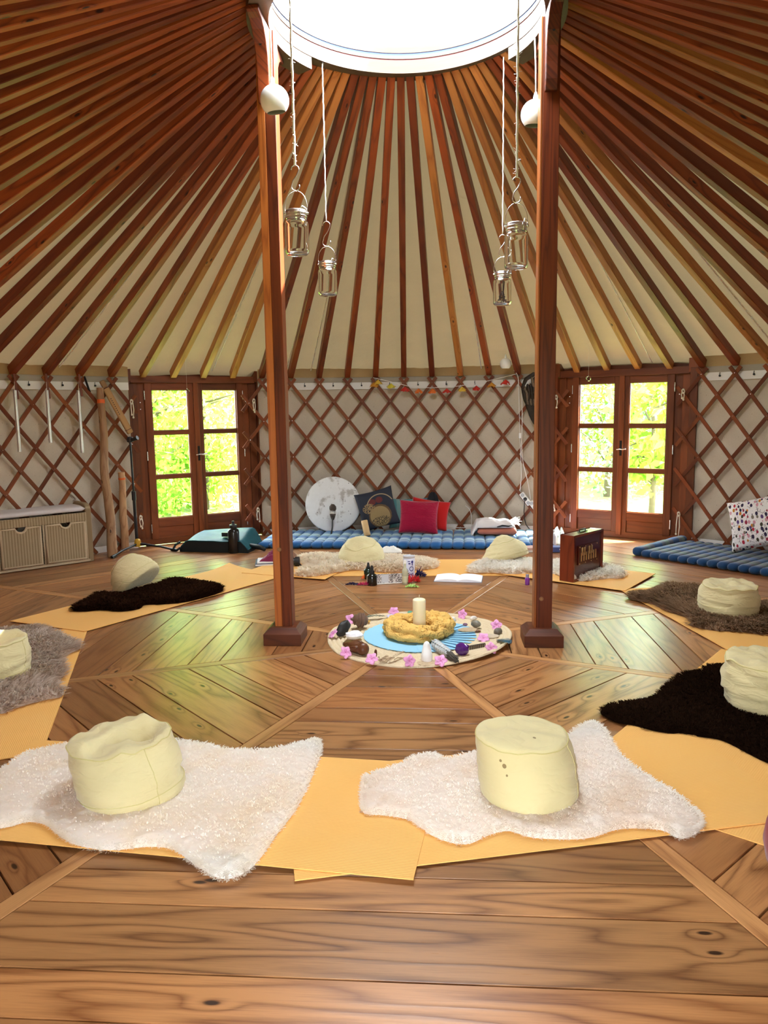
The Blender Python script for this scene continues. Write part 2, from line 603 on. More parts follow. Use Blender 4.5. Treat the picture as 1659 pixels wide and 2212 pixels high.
def walls():
    hk = MB()
    for name, a0, a1 in SECT:
        n = int((a1 - a0) / 1.6)
        m = MB()

        def f(u, v, a0=a0, a1=a1):
            a = a0 + (a1 - a0) * u
            z = -.02 + 2.0 * v
            r = 4.668 + .006 * noise.noise(Vector((a * .11, z * 2.2, 3)))
            return pol(a, r, z)
        m.grid(f, n, 10)
        w = m.build(name, M['felt'], smooth=2)
        md = w.modifiers.new('thick', 'SOLIDIFY')
        md.thickness = .03
        md.offset = 1
        tag(w, kind='structure')
        loc = w.location
        # white valance band, gauze above it, hem at the floor
        for nm, z0, z1, mt, rr, wav in (('valance', 1.755, 1.838, M['white'], 4.652, .004), ('gauze_strip', 1.838, 1.902, M['gauze'], 4.650, .006), ('canvas_skirt', 1.900, 2.01, M['canvas'], 4.642, .012), ('hem', 0.001, .07, M['white'], 4.64, .006)):
            b = MB()

            def g(u, v, z0=z0, z1=z1, rr=rr, wav=wav):
                a = a0 + (a1 - a0) * u
                zz = z0 + (z1 - z0) * v
                d = noise.noise(Vector((a * .8, zz * 4, rr)))
                sag = 0
                if v == 0 and nm == 'valance': sag = .004 * noise.noise(Vector((a * .6, 9, 1)))
                return pol(a, rr + wav * d, zz + sag) - loc
            b.grid(g, n * 2, 3)
            b.build(nm, mt, w, smooth=2)
        h = MB()
        k0 = int((a0 - TH0) / STEP) - 1
        for k in range(k0, k0 + int((a1 - a0) / STEP) + 3):
            a = TH0 + STEP * (k + .5)
            if not (a0 + .6 < a < a1 - .6): continue
            p = pol(a, 4.64, 1.80) - loc
            t_ = pol(a + 90, 1)
            h.tube([p + Vector((0, 0, .035)), p + Vector((0, 0, .012)) - t_ * .004, p + Vector((0, 0, -.004)) + t_ * .002], .0035, 5)
            mt = Matrix.Translation(p) @ pol(a, 1).to_track_quat('Z', 'Y').to_matrix().to_4x4()
            h.lathe([(0, -.006), (.011, -.006), (.011, .004), (0, .004)], 8, mt)
        o = h.build('hook', M['black'], w)
        tag(o, kind='stuff')


t_ = cloth('gauze', (0.42, 0.38, 0.31), (0.34, 0.30, 0.24), scale=500, blotch=4)
M['gauze'] = t_
walls()

R0, Z0, R1, Z1 = 4.60, 1.945, .875, 3.835     # rafter axis


def ceiling():
    m = MB()
    nseg = NR * 4

    def f(u, v):
        a = TH0 + 360 * u
        ph = (u * NR) % 1.0
        vv = v
        r = 4.86 + (.86 - 4.86) * vv
        z = 1.896 + (3.915 - 1.896) * vv
        bulge = (sin(pi * ph) ** 2) * .012 * (1 - vv) + .018 * noise.noise(Vector((a * .09, vv * 5, 2))) * (1 - vv)
        if v < .04: z -= .02 * (sin(pi * ph) ** 2)
        return pol(a, r, z + bulge)
    m.grid(f, nseg, 26, cu=True)
    c = m.build('ceiling', M['canvas'], smooth=2)
    tag(c, kind='structure')
    loc = c.location
    # three rafter meshes along +y, shared
    mes = []
    for i, mt in enumerate((M['rafter'], M['rafter'], M['rafter_pale'])):
        b = MB()
        w0, h0 = .064, .088
        P0 = Vector((0, R0 + .03, Z0 - .015))
        P1 = Vector((0, R1, Z1))
        b.bar(P0, P1, w0, h0, up=(0, 0, 1), off=.31 * i)
        # slimmer towards the ring
        d = (P1 - P0).normalized()
        nv = []
        for v in b.v:
            v = Vector(v)
            tt = (v - P0).dot(d) / (P1 - P0).length
            ax = P0 + d * ((v - P0).dot(d))
            o_ = v - ax
            o_.x *= (1.02 - .12 * tt)
            o_ *= (1.0 - .04 * tt)
            nv.append(tuple(ax + o_))
        b.v = nv
        mes.append(b.mesh('rafter', mt))
    rnd = random.Random(11)
    pale = {4, 5, 6, 7, 19, 20, 21, 22}
    for k in range(NR):
        a = TH0 + STEP * (k - 13)
        if abs(((a - 180) + 180) % 360 - 180) < 0: continue
        me = mes[2] if (k in (4, 5, 6, 7, 19, 20, 21, 22, 15, 18) or rnd.random() < .05) else mes[k % 2]
        o = link_mesh('rafter', me, c, tuple(-loc), (0, 0, -RAD(a)))
        md = o.modifiers.new('edge', 'BEVEL')
        md.width = .004
        md.segments = 1
    # a few pale stitched seams of the canvas
    sm = MB()
    for aa in (-31, -20.2, -16.5, 9.2, 33.5, 50, -52, 63):
        for q in range(12):
            v0, v1 = q / 12, (q + 1) / 12
            p0 = pol(aa + 1.2 * v0, 4.66 - 3.7 * v0, 1.973 + 1.92 * v0) - loc
            p1 = pol(aa + 1.2 * v1, 4.66 - 3.7 * v1, 1.973 + 1.92 * v1) - loc
            sm.bar(p0, p1, .010, .008)
    sm.build('seam', M['white'], c)


ceiling()

# ================================================================ ROOF RING AND SKYLIGHT


def ringpart(b, name, mt, r):
    b.v = [(x, y, z - 3.8) for x, y, z in b.v]
    return b.build(name, mt, r, smooth=True)


def ring():
    r = empty('roof_ring', (.035, 0, 3.8), kind='structure')

    def band(name, r0, r1, z0, z1, mt, arc=None, n=96):
        b = MB()
        if arc is None:
            b.lathe([(r0, z0), (r1, z0), (r1, z1), (r0, z1), (r0, z0)], n)
        else:
            a0, a1 = arc
            b.lathe([(r0, z0), (r1, z0), (r1, z1), (r0, z1), (r0, z0)], 24, arc=(RAD(90 - a1), RAD(90 - a0)))
            for a in (a0, a1):
                b.poly([pol(a, r0, z0), pol(a, r1, z0), pol(a, r1, z1), pol(a, r0, z1)])
        return ringpart(b, name, mt, r)
    band('lower_rim', .800, .925, 3.800, 3.884, M['ring'])
    band('groove_line', .806, .88, 3.884, 3.893, M['red_line'])
    band('upper_rim', .800, .925, 3.893, 3.912, M['ring'])
    band('seal_strip', .803, .88, 3.912, 3.930, M['blue_line'])
    band('top_rim', .798, .90, 3.930, 3.97, M['ring'])
    for c_ in (-90, 90):
        band('ring_segment', .800, .925, 3.722, 3.7945, M['ring'], (c_ - 37, c_ + 37))
        band('groove_line', .806, .88, 3.7945, 3.800, M['red_line'], (c_ - 37, c_ + 37))
    # skylight dome
    w = empty('window_1', (.035, 0, 3.97), kind='structure')
    b = MB()
    b.lathe([(.84, 0), (.93, 0), (.93, .05), (.84, .05), (.84, 0)], 64)
    b.build('frame', M['white'], w, smooth=True)
    b = MB()
    prof = [(.88 * cos(i / 10 * pi / 2), .05 + .26 * sin(i / 10 * pi / 2)) for i in range(11)]
    prof[-1] = (0, prof[-1][1])
    b.lathe(prof, 48)
    b.build('dome_pane', M['glass'], w, smooth=2)


ring()

# ================================================================ DOORS


def door(name, ang, r, handle_dx):
    root = empty(name, pol(ang, r), RAD(-ang), kind='structure')
    D = M['door']

    def P(nm, x0, x1, y0, y1, z0, z1, par=root, mt=D, bev=.003):
        b = MB()
        b.box(((x0 + x1) / 2, (y0 + y1) / 2, (z0 + z1) / 2), (x1 - x0, y1 - y0, z1 - z0))
        return b.build(nm, mt, par, bev=bev)
    P('header', -.722, .722, -.055, .10, 1.838, 1.915)
    P('gap_shade_strip', -.86, .86, .075, .10, 1.90, 2.0)  # added dark strip: blocks the light gap and stands for its shadow
    P('threshold', -.71, .71, -.03, .12, 0.0, .068)
    for s in (-1, 1):
        P('jamb', *sorted((s * .570, s * .652)), -.004, .10, .06, 1.838)
        P('post', *sorted((s * .650, s * .736)), -.020, .10, .0, 1.838)
        P('outer_post', *sorted((s * .734, s * .81)), -.078, .09, .0, 1.90)
        P('light_gap_block', *sorted((s * .715, s * .87)), -.075, .10, 1.85, 2.0)  # added block, covers the light gap at the header end
    for s in (-1, 1):
        x0, x1 = (-.572, -.016) if s < 0 else (.016, .572)
        o_, i_ = (x0, x1) if s < 0 else (x1, x0)      # hinge side, meeting side
        lf = MB()
        px0, px1 = (-.49, -.085) if s < 0 else (.085, .49)
        y0, y1 = -.028, .03
        ym = (y0 + y1) / 2
        dy = y1 - y0
        lf.box(((x0 + px0) / 2, ym, .95), (px0 - x0, dy, 1.78))
        lf.box(((px1 + x1) / 2, ym, .95), (x1 - px1, dy, 1.78))
        for z0, z1 in ((1.76, 1.84), (1.258, 1.302), (.754, .798)):
            lf.box(((px0 + px1) / 2, ym, (z0 + z1) / 2), (px1 - px0, dy * (.95 if z0 > 1.5 else .7), z1 - z0))
        lf.box(((px0 + px1) / 2, ym, .25), (px1 - px0, dy * .9, .10))
        lf.box(((px0 + px1) / 2, ym + .008, .13), (px1 - px0, dy * .6, .145))
        leaf = lf.build('door_leaf', D, root, bev=.003)
        for z0, z1 in ((1.302, 1.76), (.798, 1.258), (.30, .754)):
            P('pane', px0 - .004, px1 + .004, .004, .009, z0 - .004, z1 + .004, leaf, M['glass'], 0)
            # glazing bead
            bd = MB()
            for q0, q1 in (((px0, z0), (px1, z0)), ((px1, z0), (px1, z1)), ((px1, z1), (px0, z1)), ((px0, z1), (px0, z0))):
                bd.bar((q0[0], -.008, q0[1]), (q1[0], -.008, q1[1]), .014, .012, up=(0, 1, 0))
            bd.build('bead', D, leaf)
        hx = o_
        for z in (1.70, 1.02, .19):
            h = MB()
            h.tube([(hx, -.036, z - .05), (hx, -.036, z + .05)], .0075, 8)
            h.box((hx - s * .018, -.030, z), (.030, .005, .085))
            h.build('hinge', M['steel'], leaf, smooth=True)
        tr = MB()
        tr.box(((o_ + (px0 if s < 0 else px1)) / 2, -.034, .95), (.075, .012, 1.78))
        tr.build('stile_face', D, leaf, bev=.002)
        if s > 0:
            hd = MB()
            hd.box((.010, -.056, 1.03), (.026, .006, .17))
            hd.build('handle_plate', M['iron'], leaf, bev=.002)
            hd = MB()
            hd.tube([(.010, -.056, 1.02), (.010, -.10, 1.02), (.010 + handle_dx * .45, -.105, 1.018), (.010 + handle_dx, -.10, 1.024)], .008, 8)
            hd.tube([(.010, -.09, 1.02), (.010 - handle_dx * .5, -.095, 1.015)], .007, 8)
            hd.build('handle', M['steel'], leaf, smooth=True)
    P('batten', -.024, .034, -.053, -.026, .035, 1.866)
    for s in (-1, 1):
        for z in (1.62, 1.545):
            b = MB()
            b.lathe([(0, 0), (.007, 0), (.006, .005), (0, .007)], 8, Matrix.Translation((s * .615, -.004, z)) @ Matrix.Rotation(RAD(90), 4, 'X'))
            b.build('screw', M['steel'], root, smooth=True)
    return root


door('door_1', DOORS[0][0], DOORS[0][1], .085)
door('door_2', DOORS[1][0], DOORS[1][1], .07)

# ================================================================ LATTICE


def lattice(label, c0, c1):
    """c0, c1: angles of the first and last column of crossings"""
    root = empty('trellis', pol((c0 + c1) / 2, RW), label=label, cat='trellis')
    loc = root.location
    zt, dz, h = 1.82, .218, STEP / 2
    riv = MB()
    lo, hi = c0 - .95, c1 + .95
    k0 = int(math.floor((c0 - TH0) / STEP)) - 9
    k1 = int(math.ceil((c1 - TH0) / STEP)) + 9
    rr_ = random.Random(int(c0 * 10))
    for k in range(k0, k1 + 1):
        base = TH0 + STEP * k
        for fam in (0, 1):
            sg = 1 if fam == 0 else -1
            j0, j1 = -.30, 8.30
            # clip to the section
            aj = sorted(((lo - base) / (sg * h), (hi - base) / (sg * h)))
            s0, s1 = max(j0, aj[0]), min(j1, aj[1])
            if s1 - s0 < .5: continue
            r = RW - .013 if fam == 0 else RW + .004
            n = max(2, int((s1 - s0) * 1.2))
            b = MB()
            w, t = .037, .0135
            js = [s0 + (s1 - s0) * i / n for i in range(n + 1)]
            rows = []
            acc = 0
            for i, j in enumerate(js):
                a = base + sg * h * j
                z = zt - dz * j
                er = pol(a, 1)
                et = pol(a + 90, 1)
                d = (et * (sg * RAD(h) * RW) + Vector((0, 0, -dz))).normalized()
                sd_ = er.cross(d)
                c = er * r + Vector((0, 0, z)) - loc
                rows.append([c + sd_ * (w / 2 * p) + er * (t / 2 * q) for p, q in ((-1, -1), (1, -1), (1, 1), (-1, 1))])
            ln = (s1 - s0) * .28
            for i in range(n):
                u0, u1 = ln * i / n, ln * (i + 1) / n
                for q in range(4):
                    q2 = (q + 1) % 4
                    vv = (0, w, w + t, 2 * w + t, 2 * w + 2 * t)
                    b.poly([rows[i][q], rows[i][q2], rows[i + 1][q2], rows[i + 1][q]], [(u0, vv[q]), (u0, vv[q + 1]), (u1, vv[q + 1]), (u1, vv[q])])
            b.poly(rows[0], [(0, 0), (0, w), (.01, w), (.01, 0)])
            b.poly(rows[n][::-1], [(0, 0), (0, w), (.01, w), (.01, 0)])
            b.build('slat', M['slat'], root)
            if fam == 0:
                for j in range(9):
                    a = base + h * j
                    if lo < a < hi:
                        p = pol(a, RW - .020, zt - dz * j) - loc
                        mt = Matrix.Translation(p) @ (-pol(a, 1)).to_track_quat('Z', 'Y').to_matrix().to_4x4()
                        riv.lathe([(0, 0), (.005, 0), (.004, .002), (0, .003)], 5, mt)
    o = riv.build('rivet', M['steel'], root)
    tag(o, kind='stuff')
    return root


hs = STEP / 2
lattice('crossed larch slat trellis behind the wicker bench and hanging chimes', TH0 - STEP * 30, TH0 - STEP * 10 + hs)
lattice('crossed larch slat trellis between the two glazed doors', TH0 - STEP * 6 + hs, TH0 + STEP * 5 + hs)
lattice('crossed larch slat trellis behind the dark blue mattress and printed pillow', TH0 + STEP * 9 + hs, TH0 + STEP * 30)

# ================================================================ POSTS


def post(sx, label):
    x0 = -.800 if sx < 0 else .868
    root = empty('support_post', (x0, 0, 0), label=label, cat='post', group='posts under the roof ring')
    w = .112
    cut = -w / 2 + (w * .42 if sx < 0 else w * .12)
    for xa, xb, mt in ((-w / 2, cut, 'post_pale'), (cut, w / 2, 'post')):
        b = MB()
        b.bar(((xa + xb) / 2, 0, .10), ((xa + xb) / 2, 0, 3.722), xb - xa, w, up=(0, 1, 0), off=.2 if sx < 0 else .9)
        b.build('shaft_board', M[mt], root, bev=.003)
    b = MB()
    o1, o2, zz1, zz2 = .122, .085, .075, .112
    pr = [(o1, 0), (o1, zz1), (o2, zz2), (0, zz2)]
    sq = lambda q: [(-q, -q), (q, -q), (q, q), (-q, q)]
    for (ra, za), (rb, zb) in zip(pr[:-1], pr[1:]):
        A_, B_ = sq(ra), sq(rb)
        for i in range(4):
            j = (i + 1) % 4
            if rb == 0: continue
            b.poly([(*A_[i], za), (*A_[j], za), (*B_[j], zb), (*B_[i], zb)], [(A_[i][0] + A_[i][1], za), (A_[j][0] + A_[j][1], za), (B_[j][0] + B_[j][1], zb), (B_[i][0] + B_[i][1], zb)])
    b.poly([(*q, zz2) for q in sq(o2)])
    b.poly([(*q, 0) for q in sq(o1)][::-1])
    b.build('base_block', M['post_base'], root, bev=.002)
    # curved arms under the ring, towards and away from the viewer
    for sy in (-1, 1):
        pts = [(.056, 3.36), (.075, 3.30), (.105, 3.30), (.118, 3.36), (.122, 3.45), (.135, 3.53), (.165, 3.60), (.215, 3.655), (.275, 3.685), (.33, 3.69), (.345, 3.70), (.348, 3.722), (.056, 3.722)]
        b = MB()
        m4 = Matrix(((0, 0, 1, -.036), (sy, 0, 0, 0), (0, 1, 0, 0), (0, 0, 0, 1)))
        b.prism(pts, .072, m4)
        b.build('bracket_arm', M['post'], root, bev=.006)
        for z in (3.345, 3.60):
            q = MB()
            q.lathe([(0, .0), (.009, .0), (.009, .004), (0, .004)], 10, Matrix.Translation((0, sy * (.108 if z < 3.4 else .165), z)) @ Matrix.Rotation(RAD(90 * sy), 4, 'X') @ Matrix.Translation((0, 0, 0)))
            if sy < 0: q.build('bolt_head', M['iron'], root, smooth=True)
    b = MB()
    b.lathe([(0, 0), (.014, 0), (.014, .003), (0, .003)], 12, Matrix.Translation((-.012, -w / 2, .62 if sx < 0 else .30)) @ Matrix.Rotation(RAD(90), 4, 'X'))
    b.build('wood_plug', M['strip'], root, smooth=True)
    return root


post(-1, 'square larch post on a chamfered base block, nearer the wicker bench')
post(1, 'square larch post on a chamfered base block, nearer the shruti box')

# ================================================================ YOGA MATS
MT = .0045


def mat(corners, lvl, label, curl=None):
    """corners: inner-a, inner-b, outer-b, outer-a on the floor; lvl: how many mats lie underneath"""
    a, b_, c, d = [Vector((*p, 0)) for p in corners]
    m = MB()
    L = (b_ - a).length
    Wd = (d - a).length
    nu, nv = 24, 10
    sd = a.x * 3.1

    def P(u, v, z):
        p = (a * (1 - u) + b_ * u) * (1 - v) + (d * (1 - u) + c * u) * v
        zz = .0012 + lvl * .0052 + z + max(0, .0022 * noise.noise(Vector((p.x * 2.2, p.y * 2.2, sd))))
        if curl:
            cu, cv, h = curl
            q = max(0, 1 - math.hypot((u - cu) * L, (v - cv) * Wd) / .30)
            zz += h * q * q
        return Vector((p.x, p.y, zz))
    m.grid(lambda u, v: P(u, v, MT), nu, nv)
    for i, uvs in enumerate(m.uv): m.uv[i] = [(x * L, y * Wd) for x, y in uvs]
    k = len(m.f)
    m.grid(lambda u, v: P(u, 1 - v, 0), nu, nv)
    for (f0, n, g) in ((0, nu, lambda t: (t, 0)), (0, nu, lambda t: (1 - t, 1)), (0, nv, lambda t: (1, t)), (0, nv, lambda t: (0, 1 - t))):
        for i in range(n):
            u0, v0 = g(i / n)
            u1, v1 = g((i + 1) / n)
            m.poly([P(u0, v0, 0), P(u1, v1, 0), P(u1, v1, MT), P(u0, v0, MT)], [(0, 0), (.01, 0), (.01, .001), (0, .001)])
    o = m.build('yoga_mat', M['mat'], smooth=True)
    tag(o, label, 'yoga mat', 'orange yoga mats laid in a ring')
    return o


def rect(a, dirv, L, w, out):
    """corner a, unit direction along the mat, length, width, outward side sign"""
    dx, dy = dirv
    n = (dy * out, -dx * out)
    b_ = (a[0] + dx * L, a[1] + dy * L)
    return [a, b_, (b_[0] + n[0] * w, b_[1] + n[1] * w), (a[0] + n[0] * w, a[1] + n[1] * w)]


mat(rect((-2.27, .27), (.339, -.941), 2.10, .76, 1), 0, 'orange ribbed yoga mat under the grey brown sheepskin by the left edge')
mat(rect((.70, -1.84), (.59, .807), 2.12, .76, 1), 0, 'orange ribbed yoga mat under the near black sheepskin')
mat([(-.44, -1.835), (1.36, -1.385), (1.545, -2.11), (-.26, -2.565)], 1, 'orange ribbed yoga mat under the white sheepskin with the spotted cushion')
mat([(-1.66, -1.585), (.215, -1.755), (.12, -2.552), (-1.62, -2.36)], 2, 'topmost orange ribbed yoga mat under the white sheepskin with the crumpled cushion')
mat([(-2.24, .14), (-1.18, 1.95), (-1.83, 2.36), (-2.92, .39)], 1, 'orange yoga mat under the dark brown sheepskin', curl=(1, 1, .03))
mat([(2.02, -.42), (1.69, 1.42), (2.43, 1.55), (2.76, -.29)], 1, 'orange yoga mat under the shaggy brown sheepskin')
mat([(.75, 1.985), (1.72, 1.34), (2.14, 1.98), (1.18, 2.62)], 2, 'orange yoga mat reaching from the shruti box to the brown sheepskin')
mat([(-.92, 1.93), (.92, 1.95), (.88, 2.70), (-.98, 2.68)], 0, 'orange yoga mat between the two cream sheepskins at the back', curl=(1, 1, .07))
mat([(-1.62, 2.02), (-.80, 1.75), (-.62, 2.36), (-1.38, 2.62)], 2, 'orange yoga mat end behind the near side of the left post')

# ================================================================ SHEEPSKINS


def smooth_outline(pts, n=260):
    m = len(pts)
    out = []
    for i in range(m):
        p0, p1, p2, p3 = [np.array(pts[(i + k - 1) % m], float) for k in range(4)]
        st = max(2, int(n / m))
        for j in range(st):
            t = j / st
            out.append(.5 * (2 * p1 + (p2 - p0) * t + (2 * p0 - 5 * p1 + 4 * p2 - p3) * t * t + (3 * p1 - p0 - 3 * p2 + p3) * t ** 3))
    return np.array(out)


def inside(P, O):
    r = np.zeros(len(P), bool)
    x, y = P[:, 0], P[:, 1]
    for i in range(len(O)):
        x1, y1 = O[i]
        x2, y2 = O[i - 1]
        c = ((y1 > y) != (y2 > y))
        if c.any():
            xi = (x2 - x1) * (y - y1) / (y2 - y1 + 1e-12) + x1
            r ^= c & (x < xi)
    return r


def edge_dist(P, O):
    d = np.empty(len(P))
    g = np.empty((len(P), 2))
    for i in range(0, len(P), 3000):
        df = P[i:i + 3000, None, :] - O[None]
        q = (df ** 2).sum(2)
        j = q.argmin(1)
        d[i:i + 3000] = np.sqrt(q[np.arange(len(j)), j])
        g[i:i + 3000] = -df[np.arange(len(j)), j]
    g /= (np.linalg.norm(g, axis=1, keepdims=True) + 1e-9)
    return d, g


def smooth_noise(P, f, seed, dim=1):
    """cheap vectorised value noise built from sines"""
    rs = np.random.RandomState(seed)
    o = np.zeros((len(P), dim))
    for k in range(7):
        fx, fy = rs.uniform(-1, 1, 2) * f * (1 + k * .35)
        o += np.sin(P[:, :1] * fx + P[:, 1:2] * fy + rs.uniform(0, 6.28, dim)) * (1 / (1 + k * .3))
    return o / 3.0


def raw_mesh(name, V, faces, mat_, tone=None, smooth=False):
    me = bpy.data.meshes.new(name)
    me.vertices.add(len(V))
    me.vertices.foreach_set('co', np.asarray(V, np.float32).ravel())
    idx = np.concatenate([f.ravel() for f in faces])
    tot = np.concatenate([np.full(len(f), f.shape[1]) for f in faces])
    st = np.concatenate([[0], np.cumsum(tot)[:-1]])
    me.loops.add(len(idx))
    me.loops.foreach_set('vertex_index', idx.astype(np.int32))
    me.polygons.add(len(tot))
    me.polygons.foreach_set('loop_start', st.astype(np.int32))
    me.polygons.foreach_set('loop_total', tot.astype(np.int32))
    if smooth: me.polygons.foreach_set('use_smooth', np.ones(len(tot), bool))
    if tone is not None:
        at = me.attributes.new('tone', 'FLOAT', 'POINT')
        at.data.foreach_set('value', np.asarray(tone, np.float32))
    me.materials.append(mat_)
    me.update(calc_edges=True)
    me.validate()
    return me


def fur_mat(name, c1, c2, c3=None, blotch=4.0):
    t = NT(name)
    tc = t.n('ShaderNodeTexCoord').outputs['Object']
    at = t.n('ShaderNodeAttribute', {'attribute_name': 'tone'}).outputs['Fac']
    b = t.noise(tc, blotch, 3.0)
    c = t.mix(at, c1, c2)
    if c3: c = t.mix(t.ramp(b, [(.5, (0, 0, 0)), (.72, (.55, .55, .55))]), c, c3)
    di = t.n('ShaderNodeBsdfDiffuse', None, Color=c)
    tl = t.n('ShaderNodeBsdfTranslucent', None, Color=c)
    mx = t.n('ShaderNodeMixShader', None, Fac=.42)
    t.t.links.new(di.outputs[0], mx.inputs[1])
    t.t.links.new(tl.outputs[0], mx.inputs[2])
    t.t.links.new(mx.outputs[0], t.out.inputs[0])
    return t.m


def sheepskin(px, label, z0, pile, L, Wd, N, mt, seed, curl=.5, lean=.5, flow=(0, 0), clump=0.0, s=.022, bump=0.0):
    O = smooth_outline(px)
    c = O.mean(0)
    root = empty('sheepskin', (c[0], c[1], 0), label=label, cat='sheepskin', group='sheepskins on the yoga mats')
    Q = O - c
    rs = np.random.RandomState(seed)
    lo, hi = Q.min(0), Q.max(0)
    # hide: a cushion-shaped skin under the wool
    gx, gy = np.meshgrid(np.arange(lo[0], hi[0], s), np.arange(lo[1], hi[1], s))
    G = np.stack([gx.ravel(), gy.ravel()], 1) + rs.uniform(-.25, .25, (gx.size, 2)) * s
    G = G[inside(G, Q)]
    d, _ = edge_dist(G, Q)
    G = G[d > s * .45]
    Qe = Q if s < .015 else Q[::2]
    allp = [Vector(p) for p in np.vstack([Qe, G])]
    n = len(Qe)
    r = geometry.delaunay_2d_cdt(allp, [(i, (i + 1) % n) for i in range(n)], [], 1, 1e-4)
    vs = np.array([(v.x, v.y) for v in r[0]])
    dd, _ = edge_dist(vs, Q)

    def H(P, dd):
        w = smooth_noise(P, 9.0, seed + 5)[:, 0] * .004
        return z0 + pile * .66 * (1 - np.exp(-dd / (.011 if bump else .020))) + np.maximum(w, -.006) * (1 - np.exp(-dd / .03))
    hz = H(vs, dd)
    if bump:
        o_ = seed * 7.7
        for i, (x, y) in enumerate(vs):
            vd = noise.voronoi(Vector((x * 78 + o_, y * 78, .3)))[0][0]
            hz[i] += (bump * (.55 - 1.1 * vd) + bump * 1.1 * noise.noise(Vector((x * 31, y * 31, o_)))) * min(1, dd[i] / .02)
    top = np.column_stack([vs, hz])
    fc = [np.array([f for f in r[2] if len(f) == 3], int)]
    me = raw_mesh('hide', top, fc, mt, np.full(len(top), .5), True)
    link_mesh('hide', me, root)
    # wool
    P = rs.uniform(lo, hi, (int(N * 2.6), 2))
    P = P[inside(P, Q)][:N]
    n = len(P)
    d, g = edge_dist(P, Q)
    z = H(P, d)
    if bump:
        # the rim: tufts standing out of the rounded edge
        ne = 9000
        ii = rs.randint(0, len(Q), ne)
        tt = rs.random((ne, 1))
        ep = Q[ii] * tt + Q[ii - 1] * (1 - tt)
        cen = Q[(ii + 3) % len(Q)] - Q[ii - 4]
        nn_ = np.stack([cen[:, 1], -cen[:, 0]], 1)
        nn_ /= np.linalg.norm(nn_, axis=1, keepdims=True) + 1e-9
        if inside(ep[:1] + nn_[:1] * .03, Q)[0]: nn_ = -nn_
        ins = rs.uniform(.0, .012, (ne, 1))
        P = np.vstack([P, ep - nn_ * ins])
        d = np.concatenate([d, ins[:, 0]])
        g = np.vstack([g, nn_])
        z = np.concatenate([z, z0 * .3 + (H(ep, np.full(ne, .03)) - z0 * .3) * rs.uniform(.05, .95, ne)])
        n = len(P)
    e = np.exp(-d / .045)[:, None]
    fl = smooth_noise(P, 7.0, seed + 9, 2)
    ang = rs.uniform(0, 2 * pi, n)
    rv = np.stack([np.cos(ang), np.sin(ang)], 1)
    if clump:
        # neighbours bend the same way: locks
        cell = np.floor(P / clump).astype(int)
        hsh = (cell[:, 0] * 73856093 ^ cell[:, 1] * 19349663) % 9973
        ca = hsh / 9973.0 * 2 * pi
        rv = rv * .35 + np.stack([np.cos(ca), np.sin(ca)], 1) * .9
    h = g * e * 1.2 + fl * lean * .8 + rv * curl + np.array(flow)
    up = np.clip(1.0 - .55 * e[:, 0], .25, 1)
    Ls = L * rs.uniform(.65, 1.2, n)
    side = np.stack([-h[:, 1], h[:, 0]], 1)
    side /= (np.linalg.norm(side, axis=1, keepdims=True) + 1e-9)
    w = Wd * rs.uniform(.7, 1.3, n)
    V = np.zeros((n, 7, 3))
    hl = np.linalg.norm(h, axis=1, keepdims=True)
    hn = h / np.maximum(hl, 1.0)
    k2 = rs.uniform(-1, 1, (n, 1)) * curl * .5
    prof = ((0, 0, 0, 1.0), (.32, .40, .3, .95), (.70, .62, -.2, .75), (1.0, .62, .25, 0))
    for i, (a_, b_, wv, ww) in enumerate(prof):
        xy = P + hn * (Ls * a_ * .85)[:, None] + side * (Ls[:, None] * wv * k2)
        zz = z + Ls * b_ * up * (.75 if i < 3 else .70) - .002
        zz = np.maximum(zz, z0 * .35 + .0015)
        if i < 3:
            V[:, 2 * i, :2] = xy - side * (w * ww / 2)[:, None]
            V[:, 2 * i + 1, :2] = xy + side * (w * ww / 2)[:, None]
            V[:, 2 * i, 2] = zz
            V[:, 2 * i + 1, 2] = zz
        else:
            V[:, 6, :2] = xy
            V[:, 6, 2] = zz
    b = (np.arange(n) * 7)[:, None]
    quads = np.vstack([b + np.array([[0, 1, 3, 2]]), b + np.array([[2, 3, 5, 4]])])
    tri = b + np.array([[4, 5, 6]])
    tn = np.clip(rs.normal(.5, .28, n), 0, 1)
    tone = np.repeat(tn, 7)
    me = raw_mesh('wool', V.reshape(-1, 3), [quads, tri], mt, tone, True)
    o = link_mesh('wool', me, root)
    tag(o, kind='stuff')
    return root


F_white = fur_mat('wool_white', (0.95, 0.93, 0.88), (0.97, 0.96, 0.93), (0.91, 0.82, 0.64), 3.2)
F_pinkw = fur_mat('wool_off_white', (0.94, 0.91, 0.86), (0.97, 0.95, 0.92), (0.88, 0.76, 0.62), 4.0)
F_cream = fur_mat('wool_cream', (0.84, 0.72, 0.54), (0.95, 0.90, 0.80), (0.74, 0.58, 0.40), 6)
F_cream2 = fur_mat('wool_pale_cream', (0.90, 0.85, 0.76), (0.96, 0.94, 0.90), None)
F_grey = fur_mat('wool_grey_brown', (0.52, 0.40, 0.31), (0.80, 0.72, 0.65), (0.46, 0.30, 0.18), 3)
F_brown = fur_mat('wool_brown', (0.22, 0.125, 0.065), (0.46, 0.31, 0.20), (0.14, 0.075, 0.035), 4)
F_dark = fur_mat('wool_dark_brown', (0.018, 0.007, 0.004), (0.05, 0.020, 0.010))
F_black = fur_mat('wool_near_black', (0.010, 0.005, 0.003), (0.026, 0.012, 0.007))

